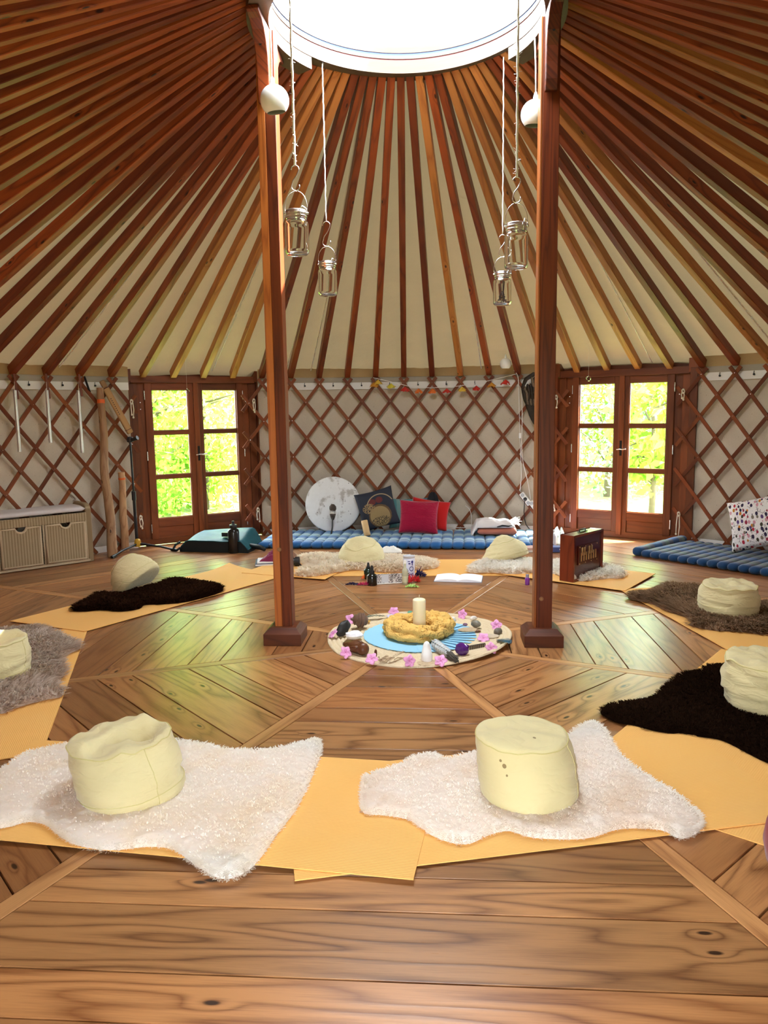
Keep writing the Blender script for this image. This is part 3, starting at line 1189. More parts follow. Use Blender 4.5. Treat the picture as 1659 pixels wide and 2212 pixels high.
sheepskin([(-1.627, -1.918), (-1.596, -1.756), (-1.419, -1.645), (-1.183, -1.593), (-0.894, -1.620), (-0.706, -1.687), (-0.522, -1.680), (-0.411, -1.612), (-0.341, -1.581), (-0.312, -1.672), (-0.316, -1.912), (-0.333, -2.145), (-0.369, -2.311), (-0.398, -2.472), (-0.439, -2.555), (-0.494, -2.577), (-0.567, -2.536), (-0.652, -2.468), (-0.716, -2.423), (-0.801, -2.413), (-0.922, -2.438), (-1.047, -2.416), (-1.141, -2.363), (-1.228, -2.295), (-1.308, -2.277), (-1.388, -2.320), (-1.609, -2.305), (-1.832, -2.115), (-1.759, -1.963)],
          'large white sheepskin under the crumpled cushion, reaching the left edge', .016, .050, .017, .0030, 17000, F_white, 1, curl=.75, lean=.35, clump=.011, s=.0068, bump=.0062)
sheepskin([(-0.103, -1.942), (-0.076, -1.883), (0.033, -1.799), (0.098, -1.713), (0.187, -1.688), (0.236, -1.729), (0.361, -1.664), (0.550, -1.621), (0.697, -1.570), (0.783, -1.482), (0.865, -1.370), (0.936, -1.336), (0.970, -1.426), (0.978, -1.657), (1.040, -1.857), (1.098, -1.965), (1.142, -2.098), (1.145, -2.176), (1.105, -2.234), (1.038, -2.271), (0.989, -2.224), (0.911, -2.213), (0.828, -2.226), (0.737, -2.276), (0.654, -2.294), (0.527, -2.288), (0.451, -2.251), (0.384, -2.275), (0.300, -2.338), (0.221, -2.322), (0.147, -2.264), (0.087, -2.200), (0.001, -2.176), (-0.076, -2.163), (-0.094, -2.084)],
          'off white short-pile sheepskin under the upright spotted cushion', .011, .050, .017, .0030, 17000, F_pinkw, 2, curl=.75, lean=.35, clump=.011, s=.0068, bump=.0062)
sheepskin([(-2.602, 0.212), (-2.461, 0.104), (-2.258, -0.039), (-2.147, -0.137), (-2.090, -0.242), (-2.107, -0.343), (-2.107, -0.432), (-1.994, -0.629), (-1.941, -0.751), (-1.934, -0.854), (-1.828, -0.970), (-1.805, -1.055), (-1.861, -1.096), (-1.926, -1.161), (-1.979, -1.241), (-2.003, -1.283), (-2.264, -1.257), (-2.753, -0.729), (-3.048, -0.067), (-2.834, 0.118)],
          'grey brown long-haired sheepskin at the left edge', .010, .036, .060, .0075, 12000, F_grey, 3, curl=.35, lean=.7, flow=(.35, -.05), clump=.03)
sheepskin([(-2.595, 0.694), (-2.600, 0.960), (-2.615, 1.205), (-2.449, 1.143), (-2.233, 1.507), (-2.194, 1.722), (-2.046, 1.686), (-1.844, 1.579), (-1.635, 1.426), (-1.622, 1.214), (-1.796, 0.941), (-1.994, 0.867), (-2.101, 0.838), (-2.087, 0.728), (-2.204, 0.659), (-2.366, 0.697), (-2.474, 0.655)],
          'dark brown sheepskin under the tilted pale cushion', .011, .040, .055, .0080, 13000, F_dark, 4, curl=.45, lean=.6, clump=.03)
sheepskin([(-1.194, 2.546), (-1.194, 2.758), (-1.018, 2.856), (-0.770, 2.805), (-0.338, 2.754), (-0.054, 2.705), (0.142, 2.542), (0.215, 2.408), (0.171, 2.238), (-0.014, 2.135), (-0.204, 2.054), (-0.422, 2.094), (-0.602, 2.154), (-0.830, 1.915), (-1.008, 1.839), (-1.077, 1.915), (-1.097, 2.093), (-1.056, 2.238), (-1.109, 2.411)],
          'shaggy cream sheepskin under the squashed cushion behind the dropper bottles', .010, .050, .060, .0090, 12000, F_cream, 5, curl=.6, lean=.6, clump=.03)
sheepskin([(0.486, 2.095), (0.538, 2.279), (0.675, 2.518), (0.903, 2.562), (1.292, 2.472), (1.674, 2.406), (1.817, 2.176), (1.875, 2.019), (1.806, 1.795), (1.667, 1.776), (1.449, 1.669), (1.317, 1.774), (1.187, 2.037), (0.887, 1.959), (0.684, 2.016), (0.524, 1.996)],
          'shaggy pale cream sheepskin under the shruti box', .016, .050, .060, .0090, 12000, F_cream2, 6, curl=.6, lean=.6, clump=.03)
sheepskin([(1.686, 1.113), (1.762, 1.217), (1.879, 1.249), (1.987, 1.374), (2.108, 1.537), (2.249, 1.504), (2.350, 1.473), (2.506, 1.195), (2.636, 0.996), (2.726, 0.889), (2.700, 0.539), (2.358, 0.171), (2.248, 0.189), (2.141, 0.218), (2.028, 0.237), (1.941, 0.311), (1.916, 0.376), (1.971, 0.468), (1.950, 0.562), (1.869, 0.721), (1.824, 0.917), (1.746, 1.013)],
          'shaggy brown sheepskin behind the near black one', .012, .038, .060, .0080, 12000, F_brown, 7, curl=.4, lean=.8, flow=(-.25, -.1), clump=.03)
sheepskin([(0.997, -1.176), (1.036, -1.100), (1.121, -1.049), (1.273, -0.995), (1.388, -0.837), (1.550, -0.622), (1.690, -0.543), (1.730, -0.480), (1.835, -0.461), (2.096, -0.454), (2.293, -0.729), (2.029, -1.427), (1.710, -1.765), (1.581, -1.676), (1.538, -1.601), (1.470, -1.466), (1.364, -1.422), (1.211, -1.378), (1.123, -1.314), (1.045, -1.279)],
          'near black sheepskin at the right edge', .008, .034, .030, .0045, 26000, F_black, 8, curl=.5, lean=.5, clump=.016)

# ================================================================ MEDITATION CUSHIONS
M['zafu_spot'] = None


def mk_spot():
    t = NT('zafu_cotton_spotted')
    tc = t.n('ShaderNodeTexCoord').outputs['Object']
    w1 = t.noise(tc, 1400, 1.0)
    c = t.mix(t.math('MULTIPLY', t.noise(tc, 8, 4), .8), (0.71, 0.62, 0.35), (0.65, 0.55, 0.285))
    m_ = 0.0
    for (x, y, z, r) in ((-.125, -.141, .212, .0045), (-.112, -.152, .196, .0055), (-.118, -.148, .196, .003), (-.114, -.150, .187, .003), (-.100, -.158, .165, .0022), (.012, -.05, .262, .0028)):
        dd = t.n('ShaderNodeVectorMath', {'operation': 'DISTANCE'}, _0=tc, _1=(x, y, z)).outputs['Value']
        m_ = t.math('MAXIMUM', m_, t.math('LESS_THAN', dd, r * 2.3))
    c = t.mix(t.math('MULTIPLY', m_, .8), c, (0.16, 0.09, 0.03))
    f1 = t.noise(t.n('ShaderNodeMapping', None, Vector=tc, Scale=(7.0, 7.0, 14.0)).outputs[0], 1.0, 2.0, .5, 1.0)
    return t.done(c, .9, t.bump(t.math('ABSOLUTE', t.math('SUBTRACT', f1, .5)), .35, .03), .2, Sheen_Weight=.2)


M['zafu_spot'] = mk_spot()


def zafu(loc, R, H, label, lean=(0, 0), tilt=None, dents=(), wr=.006, seed=0, squash=1.0, band=.22, rz=0.0, dome=.012, mt='zafu', taper=.93, sag=0.0):
    root = empty('meditation_cushion', loc, 0, label, 'cushion', 'round buckwheat cushions')
    rot = Matrix()
    if tilt:
        ax, dg = tilt
        rot = Matrix.Rotation(RAD(dg), 4, Vector((cos(RAD(ax)), sin(RAD(ax)), 0)))
    rot = rot @ Matrix.Rotation(rz, 4, 'Z')

    flat = [None]

    def fn(p):
        p = Vector(p)
        s = p.z / H
        rr = math.hypot(p.x, p.y)
        n1 = noise.noise(Vector((p.x * 7, p.y * 7, p.z * 24 + seed * 3.7)))
        n2 = 1 - abs(noise.noise(Vector((p.x * 5 + seed, p.y * 5, p.z * 30))))
        n3 = noise.noise(Vector((p.x * 3.2, p.y * 3.2, p.z * 3 + seed * 1.9)))
        k = min(1, rr / (R * .5))
        out = Vector((p.x, p.y, 0)).normalized() if rr > 1e-5 else Vector((0, 0, 0))
        p += out * (wr * (n1 * .6 + (n2 - .7) * 1.3) + wr * 1.6 * n3) * k * min(1, s * 5 + .15)
        if s > .55:
            m1 = noise.noise(Vector((p.x * 16, p.y * 16, seed * 5.1)))
            m2 = 1 - abs(noise.noise(Vector((p.x * 11 + 4, p.y * 11, seed * 2.3))))
            p.z += wr * (1.1 * m1 + 1.2 * (m2 - .7)) * (s - .55) * 2
        for dx, dy, dr, dp in dents:
            q = math.hypot(p.x - dx * R, p.y - dy * R) / (dr * R)
            p.z -= dp * math.exp(-q * q * 1.4) * max(0, min(1, (s - .35) * 2.2))
        p.x += lean[0] * s * s
        p.y += lean[1] * s * s
        p.y *= squash
        q = rot @ p
        if flat[0] is not None and q.z < flat[0] + .05:
            # the filling settles: the underside spreads flat
            k2 = max(0, flat[0] + .05 - q.z)
            q.z = flat[0] + .05 - .05 * (1 - math.exp(-k2 / .05))
            o2 = Vector((q.x, q.y, 0))
            q += o2 * (.10 * min(1, k2 / .06))
        return q
    prof = [(0, 0), (.5 * R, 0), (.86 * R, 0), (.945 * R, .006), (.975 * R, .022)]
    rimr = taper * R
    for i in range(1, 15):
        s = i / 14
        bul = R * (.985 + .045 * sin(pi * s)) * (1 - (1 - taper) * s ** 2.0)
        prof.append((bul if s < 1 else rimr, .022 + (H - .035) * s))
    if sag:
        flat[0] = min((rot @ Vector((r_ * cos(t_ * .2), r_ * sin(t_ * .2), z_))).z for r_, z_ in prof for t_ in range(32)) + sag
    b = MB()
    b.lathe(prof, 72, fn=fn)
    b.build('side_panel', M[mt], root, smooth=2)
    zt = prof[-1][1]
    b = MB()
    pf = [(rimr, zt), (rimr * .975, zt + .008), (rimr * .92, zt + .011)]
    for i in range(1, 13):
        t_ = 1 - i / 12
        pf.append((rimr * .92 * t_, zt + .011 + dome * (1 - t_ * t_)))
    b.lathe(pf, 72, fn=fn)
    b.build('top_panel', M[mt], root, smooth=2)
    for nm, rr_, zz, th in (('piping', rimr * 1.004, zt + .001, .0022), ('lower_seam', None, H * band, .0016)):
        if rr_ is None: rr_ = np.interp(zz, [p[1] for p in prof[4:]], [p[0] for p in prof[4:]]) + .0006
        b = MB()
        b.tube([fn((rr_ * cos(2 * pi * i / 72), rr_ * sin(2 * pi * i / 72), zz)) for i in range(72)], th, 5, closed=True)
        b.build(nm, M['zafu_seam'], root, smooth=2)
    # vertical side seam
    b = MB()
    a = -1.0 + seed * .3
    b.tube([fn((np.interp(z, [p[1] for p in prof[4:]], [p[0] for p in prof[4:]]) * 1.003 * cos(a), np.interp(z, [p[1] for p in prof[4:]], [p[0] for p in prof[4:]]) * 1.003 * sin(a), z)) for z in np.linspace(.02, zt, 16)], .0014, 5)
    b.build('side_seam', M['zafu_seam'], root, smooth=2)
    # settle on its lowest point
    lowest = min((rot @ Vector(v)).z if False else Vector(v).z for o in root.children for v in [tuple(x.co) for x in o.data.vertices])
    root.location.z = loc[2] - lowest
    return root


M['zafu_seam'] = plain('zafu_thread', (0.62, 0.54, 0.24), .9)
# foot of each cushion: a point near its front edge, then in by about its radius
def foot(p, z, dx=0.0, dy=.13):
    return (p[0] + dx, p[1] + dy, z)


zafu(foot((-0.931, -2.170), .012, -.045, .095), .190, .232, 'crumpled pale yellow cushion with a caved-in top on the large white sheepskin', lean=(-.065, .05), tilt=(90, -4), dents=((.42, .22, .40, .085), (.05, -.25, .30, .034), (-.1, -.75, .30, .026), (.72, -.35, .20, .028)), wr=.017, seed=1, taper=.955)
zafu(foot((0.538, -2.107), .012, .010, .098), .188, .258, 'upright pale yellow cushion with small dark spots on its side, on the off white sheepskin', lean=(-.034, .02), dents=((-.35, .3, .45, .014), (.2, .1, .5, .008)), wr=.008, seed=2, band=.06, mt='zafu_spot', taper=.925)
zafu(foot((-2.274, -0.835), .014, -.06, .06), .195, .235, 'pale yellow cushion with a folded rim, cut by the left edge', dents=((.1, -.1, .55, .05), (.5, .3, .3, .03)), wr=.013, seed=3, lean=(0, .02))
zafu(foot((-2.262, 1.145), .030, -.02, .14), .205, .235, 'tipped-over pale yellow cushion on the dark brown sheepskin', tilt=(-105, 46), dents=((-.2, .1, .5, .02),), wr=.010, seed=4, taper=.62, dome=.05, sag=.075)
zafu(foot((-0.518, 2.410), .032, -.02, .10), .22, .215, 'squashed pale yellow cushion on the cream sheepskin in front of the drum', tilt=(-10, 14), dents=((-.15, -.5, .35, .03), (.3, -.2, .3, .02)), wr=.013, seed=5, taper=.66, dome=.045, sag=.05)
zafu(foot((0.888, 2.495), .034, .0, .05), .225, .19, 'lopsided pale yellow cushion on the cream sheepskin beside the right post', tilt=(60, -18), dents=((0, -.3, .4, .02),), wr=.012, seed=6, taper=.58, dome=.05, sag=.05)
zafu(foot((2.237, 0.579), .016, .035, .07), .205, .225, 'pale yellow cushion with a vertical seam on the shaggy brown sheepskin', dents=((-.25, -.2, .38, .035), (.5, -.1, .3, .016)), wr=.015, seed=7, band=.36, taper=.89)
zafu(foot((1.799, -1.160), .012, .045, .10), .208, .245, 'pale yellow cushion with sagging folds on the near black sheepskin', dents=((.1, .1, .5, .035),), wr=.022, seed=8, lean=(0, .01), taper=.92, band=.1)

# ================================================================ CENTREPIECE
CC = Vector((.077, .085, 0))
JZ = .0125


def mk_jute():
    t = NT('braided_jute')
    tc = t.n('ShaderNodeTexCoord').outputs['Object']
    f = t.noise(tc, 160, 3)
    b = t.noise(tc, 9, 3)
    c = t.mix(f, (0.50, 0.37, 0.22), (0.80, 0.68, 0.48))
    c = t.mix(t.math('MULTIPLY', b, .5), c, (0.72, 0.58, 0.40))
    return t.done(c, .9, t.bump(f, .6, .003), .1)


M['jute'] = mk_jute()


def jute():
    b = MB()
    R = .612
    NB = 21
    w = R / NB
    prof = [(0, .002)]
    for i in range(NB):
        for q in range(4):
            r = w * (i + q / 4)
            prof.append((r + .0005, .004 + .0085 * abs(sin(pi * q / 4)) ** .6 if q else .0035))
    prof += [(R, .004), (R, .0005), (0, .0005)]

    def fn(p):
        a = atan2(p.y, p.x)
        r = math.hypot(p.x, p.y)
        i = int(r / w)
        if p.z > .003: p.z += .0022 * sin(a * max(6, int(r * 2 * pi / .016)) + i * 1.7)
        lift = max(0, r - .42) * .16 * max(0, cos(a + .35)) ** 3
        p.z += lift
        k = 1 + .012 * sin(3 * a + 1) + .006 * sin(7 * a)
        p.x *= k
        p.y *= k
        return p
    b.lathe(prof, 220, fn=fn)
    o = b.build('jute_mat', M['jute'], smooth=True)
    o.location = CC
    o.location.z = 0.0006
    tag(o, 'round braided jute mat on the floor between the two posts', 'mat')


jute()

M['card'] = cloth('card_blue', (0.30, 0.62, 0.86), (0.36, 0.67, 0.88), scale=80, rough=.35, strength=.02, blotch=30, sheen=0)
M['card_edge'] = plain('card_edge_dark', (.03, .05, .09), .7)


ORD = ('first', 'second', 'third', 'fourth', 'fifth', 'sixth', 'seventh', 'eighth', 'ninth', 'tenth', 'eleventh', 'twelfth')
LANDMARKS = {'brown conch shell': (-0.334, 0.234), 'white quartz chunk': (-0.342, -0.018), 'pink rose quartz': (-0.253, -0.280), 'dried twigs': (-0.101, -0.456), 'white crystal tower': (0.135, -0.425), 'amethyst nugget': (0.347, -0.335), 'peacock feather': (0.614, -0.112), 'olive grey stone': (0.461, 0.260), 'white snail shell': (0.306, 0.381), 'green crystal': (0.002, 0.542), 'amber stone': (-0.289, 0.370)}


def cards():
    b = MB()
    b.box((0, .095, .0006), (.100, .19, .0012))
    p = b.build('card', M['card'], bev=.0004)
    p.location = (0, 0, 0)
    me = p.data
    bpy.data.objects.remove(p)
    rnd = random.Random(5)
    n = 38
    made = []
    for i in range(n):
        a = 360 * i / n
        right = 45 < a < 150
        r0 = .175 + rnd.uniform(-.004, .004) + (.012 if right else 0)
        sx = 1.0
        p0 = CC + pol(a, r0 + .095, JZ + .004)
        o = link_mesh('card', me, None, tuple(p0), (RAD(0.6), RAD(-7.0 if right else -2.6), -RAD(a + rnd.uniform(-2.0, 2.0))))
        made.append((a, o))
    marks = sorted((math.degrees(atan2(q[0] - CC.x, q[1] - CC.y)) % 360, nm) for nm, q in LANDMARKS.items())
    for a, o in made:
        before = [m_ for m_ in marks if m_[0] <= a] or [marks[-1]]
        ang, nm = before[-1]
        n_ = sum(1 for b_, _ in made if ((b_ - ang) % 360) <= ((a - ang) % 360))
        tag(o, 'pale blue card in the ring, %s one clockwise from the %s' % (ORD[n_ - 1], nm), 'card', 'blue cards fanned around the candle')


cards()


def mk_scarf():
    t = NT('printed_yellow_cotton')
    tc = t.n('ShaderNodeTexCoord').outputs['Object']
    w = t.noise(tc, 700, 1)
    v = t.n('ShaderNodeTexVoronoi', None, Vector=tc, Scale=70.0).outputs['Distance']
    reg = t.ramp(t.noise(tc, 7.0, 1.0), [(.52, (0, 0, 0)), (.58, (1, 1, 1))])
    dots = t.math('LESS_THAN', v, .36)
    f = t.math('MULTIPLY', t.math('MULTIPLY', dots, reg), .75)
    c = t.mix(f, (0.83, 0.53, 0.17), (0.32, 0.13, 0.03))
    cr = t.noise(t.n('ShaderNodeMapping', None, Vector=tc, Scale=(20, 20, 34)).outputs[0], 1.0, 2.0, .5, 1.5)
    c = t.mix(t.math('MULTIPLY', f, .8), (0.80, 0.49, 0.14), (0.28, 0.11, 0.025))
    return t.done(c, .85, t.bump(t.math('ABSOLUTE', t.math('SUBTRACT', cr, .5)), .9, .03), .2)


M['scarf'] = mk_scarf()


def scarf():
    b = MB()

    def f(u, v):
        A_, B_ = 2 * pi * u, 2 * pi * v
        R = .165
        r = .060
        # twisted folds running round the ring
        wv = 1.6 * noise.noise(Vector((cos(A_) * 2.2, sin(A_) * 2.2, 3)))
        fold = 1.25 * (abs(sin(2.5 * B_ + 2.0 * A_ + 2 * wv)) ** .6 - .62) + .5 * (abs(sin(4 * B_ - 3 * A_ + 3 * wv)) ** .5 - .65) + .55 * noise.noise(Vector((cos(A_) * 4, sin(A_) * 4, B_ * .8))) + .25 * noise.noise(Vector((cos(A_) * 14, sin(A_) * 14, B_ * 2)))
        r *= (1 + .33 * fold + .20 * sin(2 * A_ + .5) * (cos(A_) > -2))
        R2 = R + .010 * sin(3 * A_)
        x = (R2 + r * cos(B_)) * cos(A_)
        y = (R2 + r * cos(B_)) * sin(A_)
        z = max(0, .050 + r * .92 * sin(B_))
        return (x, y, z)
    b.grid(f, 220, 60, cu=True, cv=True)
    o = b.build('scarf', M['scarf'], smooth=2)
    o.location = CC + Vector((0, 0, JZ + .0075))
    tag(o, 'yellow printed scarf twisted into a wreath around the candle', 'scarf')


scarf()


def candle():
    M['wax'] = plain('ivory_wax', (0.86, 0.78, 0.52), .5, .4, Subsurface_Weight=.35, Subsurface_Radius=(.02, .012, .005), Subsurface_Scale=1.0)
    root = empty('pillar_candle', CC + Vector((.003, -.012, JZ + .009)), label='tall ivory pillar candle inside the yellow scarf', cat='candle')
    H = (0.085, 0.070, 0.268)[2] - JZ - .009
    b = MB()
    b.lathe([(0, 0), (.042, 0), (.0425, .01), (.0425, H - .012), (.040, H - .006), (.034, H - .003), (.018, H), (0, H)], 40)
    b.build('wax_body', M['wax'], root, smooth=True)
    b = MB()
    b.tube([(0, 0, H - .002), (.001, 0, H + .012), (.002, .001, H + .024)], .0022, 6)
    b.build('wick', M['wick'], root, smooth=2)


M['wick'] = plain('wick', (.70, .62, .45), .9)
candle()

PETAL = plain('azalea_petal', (0.84, 0.38, 0.66), .6, .3, var=.35, scale=30, Subsurface_Weight=.15, Subsurface_Radius=(.01, .004, .006))
PETAL2 = plain('pale_petal', (0.66, 0.62, 0.84), .6, .3, var=.3, scale=40)
STAMEN = plain('stamen', (0.62, 0.16, 0.36), .6)


def blossom(xy, label, size=.044, tilt=(0, 0), rz=0.0, z=JZ + .006, mt=None, seed=0, group='pink blossoms around the jute mat'):
    root = empty('blossom', (xy[0], xy[1], z), rot=(RAD(tilt[0]), RAD(tilt[1]), rz), label=label, cat='blossom', group=group)
    rnd = random.Random(seed)
    for i in range(5):
        a = 2 * pi * i / 5 + rnd.uniform(-.1, .1)
        b = MB()

        def f(u, v):
            L = size * (1.0 + .1 * rnd.random() * 0)
            s = u * L
            w = L * .40 * sin(pi * min(1, .10 + u * .86)) ** .8
            y = (v - .5) * 2 * w
            zz = .004 + L * (.55 * u - .42 * u * u) + abs(y) * .35 * (1 - u) + .0022 * sin(9 * u + y * 300)
            x = s * .93
            return (x * cos(a) - y * sin(a), x * sin(a) + y * cos(a), zz)
        b.grid(f, 7, 6)
        o = b.build('petal', mt or PETAL, root, smooth=2)
        md = o.modifiers.new('thick', 'SOLIDIFY')
        md.thickness = .0008
    b = MB()
    for i in range(5):
        a = i * 1.25 + .4
        b.tube([(0, 0, .003), (.006 * cos(a), .006 * sin(a), .012), (size * .35 * cos(a), size * .35 * sin(a), .022)], .0008, 4)
    b.lathe([(0, 0), (.006, .002), (.004, .008), (0, .008)], 8)
    b.build('stamens', STAMEN, root)


for i, (xy, lb, tl) in enumerate([
        ((-0.481, 0.020), 'pink azalea blossom at the left rim, beside the black stone', (10, -38)),
        ((-0.414, 0.379), 'pink azalea blossom behind the brown conch shell', (55, 0)),
        ((-0.118, 0.589), 'pink azalea blossom standing behind the pale open flower', (62, 10)),
        ((-0.363, -0.353), 'pink azalea blossom beside the carved brown figure', (20, 35)),
        ((-0.188, -0.475), 'pink azalea blossom in front of the rose quartz', (12, 0)),
        ((0.030, -0.502), 'pink azalea blossom between the twigs and the white crystal tower', (28, 0)),
        ((0.217, -0.497), 'pink azalea blossom in front of the sage bundle', (32, 0)),
        ((0.382, 0.524), 'pink azalea blossom at the back rim, right of the white shell', (60, -20)),
        ((0.598, 0.252), 'pink azalea blossom at the right rim, behind the long grey stone', (60, -15)),
        ((0.493, -0.048), 'smaller pink azalea blossom behind the carved dark strip', (35, 20)),
        ((0.526, -0.252), 'pink azalea blossom in front of the peacock feather', (30, -10))]):
    blossom(xy, lb, tilt=(36 + (i * 17) % 30, tl[1] * .7), rz=((i * .7) % 1.2) - .6, seed=i, z=JZ + .022)
blossom((-0.133, 0.503), 'pale lilac open flower on the back of the jute mat', .040, (5, 0), .3, mt=PETAL2, seed=20, group=None)


def rock(name, xy, size, mt, label, cat='stone', seed=0, rz=0.0, z=JZ + .004, facet=0, up=0.5, tilt=0):
    b = MB()
    sx, sy, sz = size
    n, m_ = (20, 12) if not facet else (9, 6)
    rs = random.Random(seed)
    jit = {}

    def f(u, v):
        a, p = 2 * pi * u, pi * (v - .5)
        d = Vector((cos(p) * cos(a), cos(p) * sin(a), sin(p)))
        k = 1 + .16 * noise.noise(d * 1.7 + Vector((seed, 0, 0))) + (.18 * noise.noise(d * 3.1 + Vector((0, seed, 0))) if facet else 0)
        d *= k
        x, y, zz = d.x * sx / 2, d.y * sy / 2, d.z * sz / 2
        if tilt: zz += x * tilt
        return (x, y, zz)
    b.grid(f, n, m_, cu=True)
    o = b.build(name, mt, smooth=False if facet else 2)
    o.location = (xy[0], xy[1], z)
    o.rotation_euler = (0, 0, rz)
    return tag(o, label, cat)


S_grey = plain('grey_stone', (.10, .085, .075), .7, var=.3)
S_black = plain('black_stone', (.022, .02, .02), .55, var=.3, scale=60)
S_quartz = plain('white_quartz', (.88, .88, .94), .35, .5, nz=.3, scale=50, Subsurface_Weight=.3, Subsurface_Radius=(.01, .01, .012))
S_rose = plain('rose_quartz', (.72, .48, .60), .15, .5)
S_amber = plain('amber_stone', (.62, .36, .08), .12, .6)
S_green = plain('green_fluorite', (.17, .42, .30), .2, .5)
S_brown = plain('brown_wood', (.13, .045, .018), .35, var=.4, scale=60)
S_ameth = plain('amethyst', (.085, .012, .17), .12, .7, var=.5, scale=70)
S_shell = plain('white_shell', (.80, .76, .72), .35, var=.2)
S_drift = plain('driftwood', (.52, .38, .24), .85, nz=.5, scale=90, var=.35)
S_conch = plain('brown_conch', (.16, .085, .055), .55, nz=.7, scale=90, var=.5)
S_sel = plain('selenite', (.90, .90, .90), .3, .5, Subsurface_Weight=.4, Subsurface_Radius=(.02, .02, .02))
rock('stone', (-0.424, 0.051), (.105, .05, .10), S_black, 'black upright stone with a flat slanting face on the jute mat', seed=2, rz=.7, tilt=.35)
rock('crystal', (-0.342, -0.018), (.125, .085, .055), S_quartz, 'rough white quartz chunk on the left of the jute mat', 'crystal', 3, .2, facet=1)
rock('stone', (-0.289, 0.370), (.034, .026, .018), S_amber, 'small polished amber stone beside the conch shell', seed=4)
rock('crystal', (-0.253, -0.280), (.058, .04, .03), S_rose, 'pale pink polished rose quartz pebble by the carved figure', 'crystal', 5)
rock('crystal', (0.002, 0.542), (.042, .032, .042), S_green, 'small green crystal behind the scarf, left of the candle', 'crystal', 6, facet=1)
rock('stone', (0.390, 0.303), (.032, .024, .02), plain('mauve_pebble', (.22, .11, .17), .2), 'tiny purple tumbled pebble right of the cards', seed=7)
rock('stone', (0.461, 0.260), (.075, .045, .05), plain('banded_stone', (.20, .18, .14), .4, var=.5, scale=45), 'olive grey tumbled stone near the white fluff', seed=8, rz=-.5)
rock('stone', (0.468, 0.153), (.042, .02, .016), S_brown, 'small dark brown stick of stone on the right of the mat', seed=9)
rock('stone', (0.598, 0.094), (.05, .085, .05), plain('long_stone', (.15, .125, .10), .6, var=.3), 'long grey brown stone at the right rim above the peacock feather', seed=10, rz=-.4)
rock('crystal', (0.347, -0.335), (.085, .075, .085), S_ameth, 'deep purple amethyst nugget beside the sage bundle', 'crystal', 11, facet=1)
rock('shell', (0.306, 0.381), (.050, .042, .042), S_shell, 'round white sea snail shell on the back of the mat', 'shell', 12)
rock('shell', (0.453, 0.430), (.052, .03, .035), S_shell, 'white fluffy looking shell right of the snail shell', 'shell', 13, .4)
rock('driftwood', (0.226, 0.485), (.14, .045, .024), S_drift, 'pale driftwood piece behind the right of the scarf', 'wood', 14, -.1)
rock('bark_piece', (0.150, 0.472), (.09, .03, .028), S_brown, 'dark reddish bark piece behind the candle', 'wood', 15, -.1)
rock('seed_pod', (0.268, 0.415), (.035, .02, .03), S_brown, 'dark seed pod beside the snail shell', 'pod', 16, facet=1)
rock('seed_pod', (-0.174, -0.374), (.018, .018, .05), S_brown, 'small upright dark seed pod left of the twigs', 'pod', 17)
rock('stone', (0.401, 0.173), (.13, .09, .022), S_drift, 'flat sandy stone between the cards and the small dark stick', seed=18)
rock('stone', (0.544, 0.012), (.11, .07, .03), plain('pale_stone', (.55, .45, .33), .8, var=.3), 'pale sandstone piece at the right, under the small blossom', seed=19)


def conch():
    b = MB()
    prof = []
    for i in range(22):
        t = i / 21
        r = .058 * sin(pi * min(1, t * .93 + .05)) ** .8 * (1 - .35 * t) + .006 * sin(t * 26)
        prof.append((max(r, .001), t * .12))
    b.lathe(prof, 24, Matrix.Rotation(RAD(80), 4, 'Y'), fn=lambda p: Vector((p.x * (1 + .1 * sin(5 * atan2(p.y, p.x))), p.y, p.z)))
    o = b.build('shell', S_conch, smooth=True)
    o.location = (*(-0.334, 0.234), JZ + .006)
    o.rotation_euler = (0, 0, RAD(200))
    tag(o, 'spiky brown conch shell on the left of the jute mat', 'shell')


conch()


def carved():
    root = empty('carved_figure', (*(-0.307, -0.290), JZ + .004), RAD(-40), 'dark brown carved wooden figure lying on the left of the jute mat', 'carving')
    b = MB()
    prof = [(0, 0), (.018, .004), (.022, .02), (.026, .05), (.034, .075), (.040, .10), (.036, .125), (.030, .14), (.038, .16), (.036, .185), (.02, .20), (0, .203)]
    b.lathe(prof, 20, Matrix.Translation((-.10, 0, .036)) @ Matrix.Rotation(RAD(90), 4, 'Y'), fn=lambda p: Vector((p.x * (1 + .15 * sin(3 * atan2(p.y, p.x) + p.z * 60)), p.y, p.z)))
    b.build('body', S_brown, root, smooth=2)
    b = MB()
    b.tube([(.055, -.025, .05), (.02, -.034, .045), (-.02, -.034, .035), (-.06, -.02, .04)], [.010, .011, .009, .006], 8)
    b.tube([(.05, .02, .06), (.01, .02, .07), (-.04, .01, .06)], [.010, .011, .006], 8)
    b.build('limb', S_brown, root, smooth=2)


carved()


def selenite():
    b = MB()
    b.lathe([(0, 0), (.033, 0), (.034, .02), (.032, .045), (.030, .048), (.027, .07), (.025, .073), (.021, .095), (.016, .108), (.008, .116), (0, .118)], 20)
    o = b.build('crystal_tower', S_sel, smooth=True)
    o.location = (*(0.135, -0.425), JZ + .003)
    tag(o, 'white translucent crystal tower standing in front of the yellow scarf', 'crystal')
    b = MB()
    b.lathe([(0, 0), (.055, .0), (.06, .004), (.05, .006), (0, .005)], 20, fn=lambda p: Vector((p.x * 1.1, p.y * .8 + .01 * sin(p.x * 60), p.z)))
    o = b.build('shell_dish', S_drift, smooth=True)
    o.location = (*(0.144, -0.466), JZ - .001)
    tag(o, 'flat pale shell dish under the white crystal tower', 'dish')


selenite()


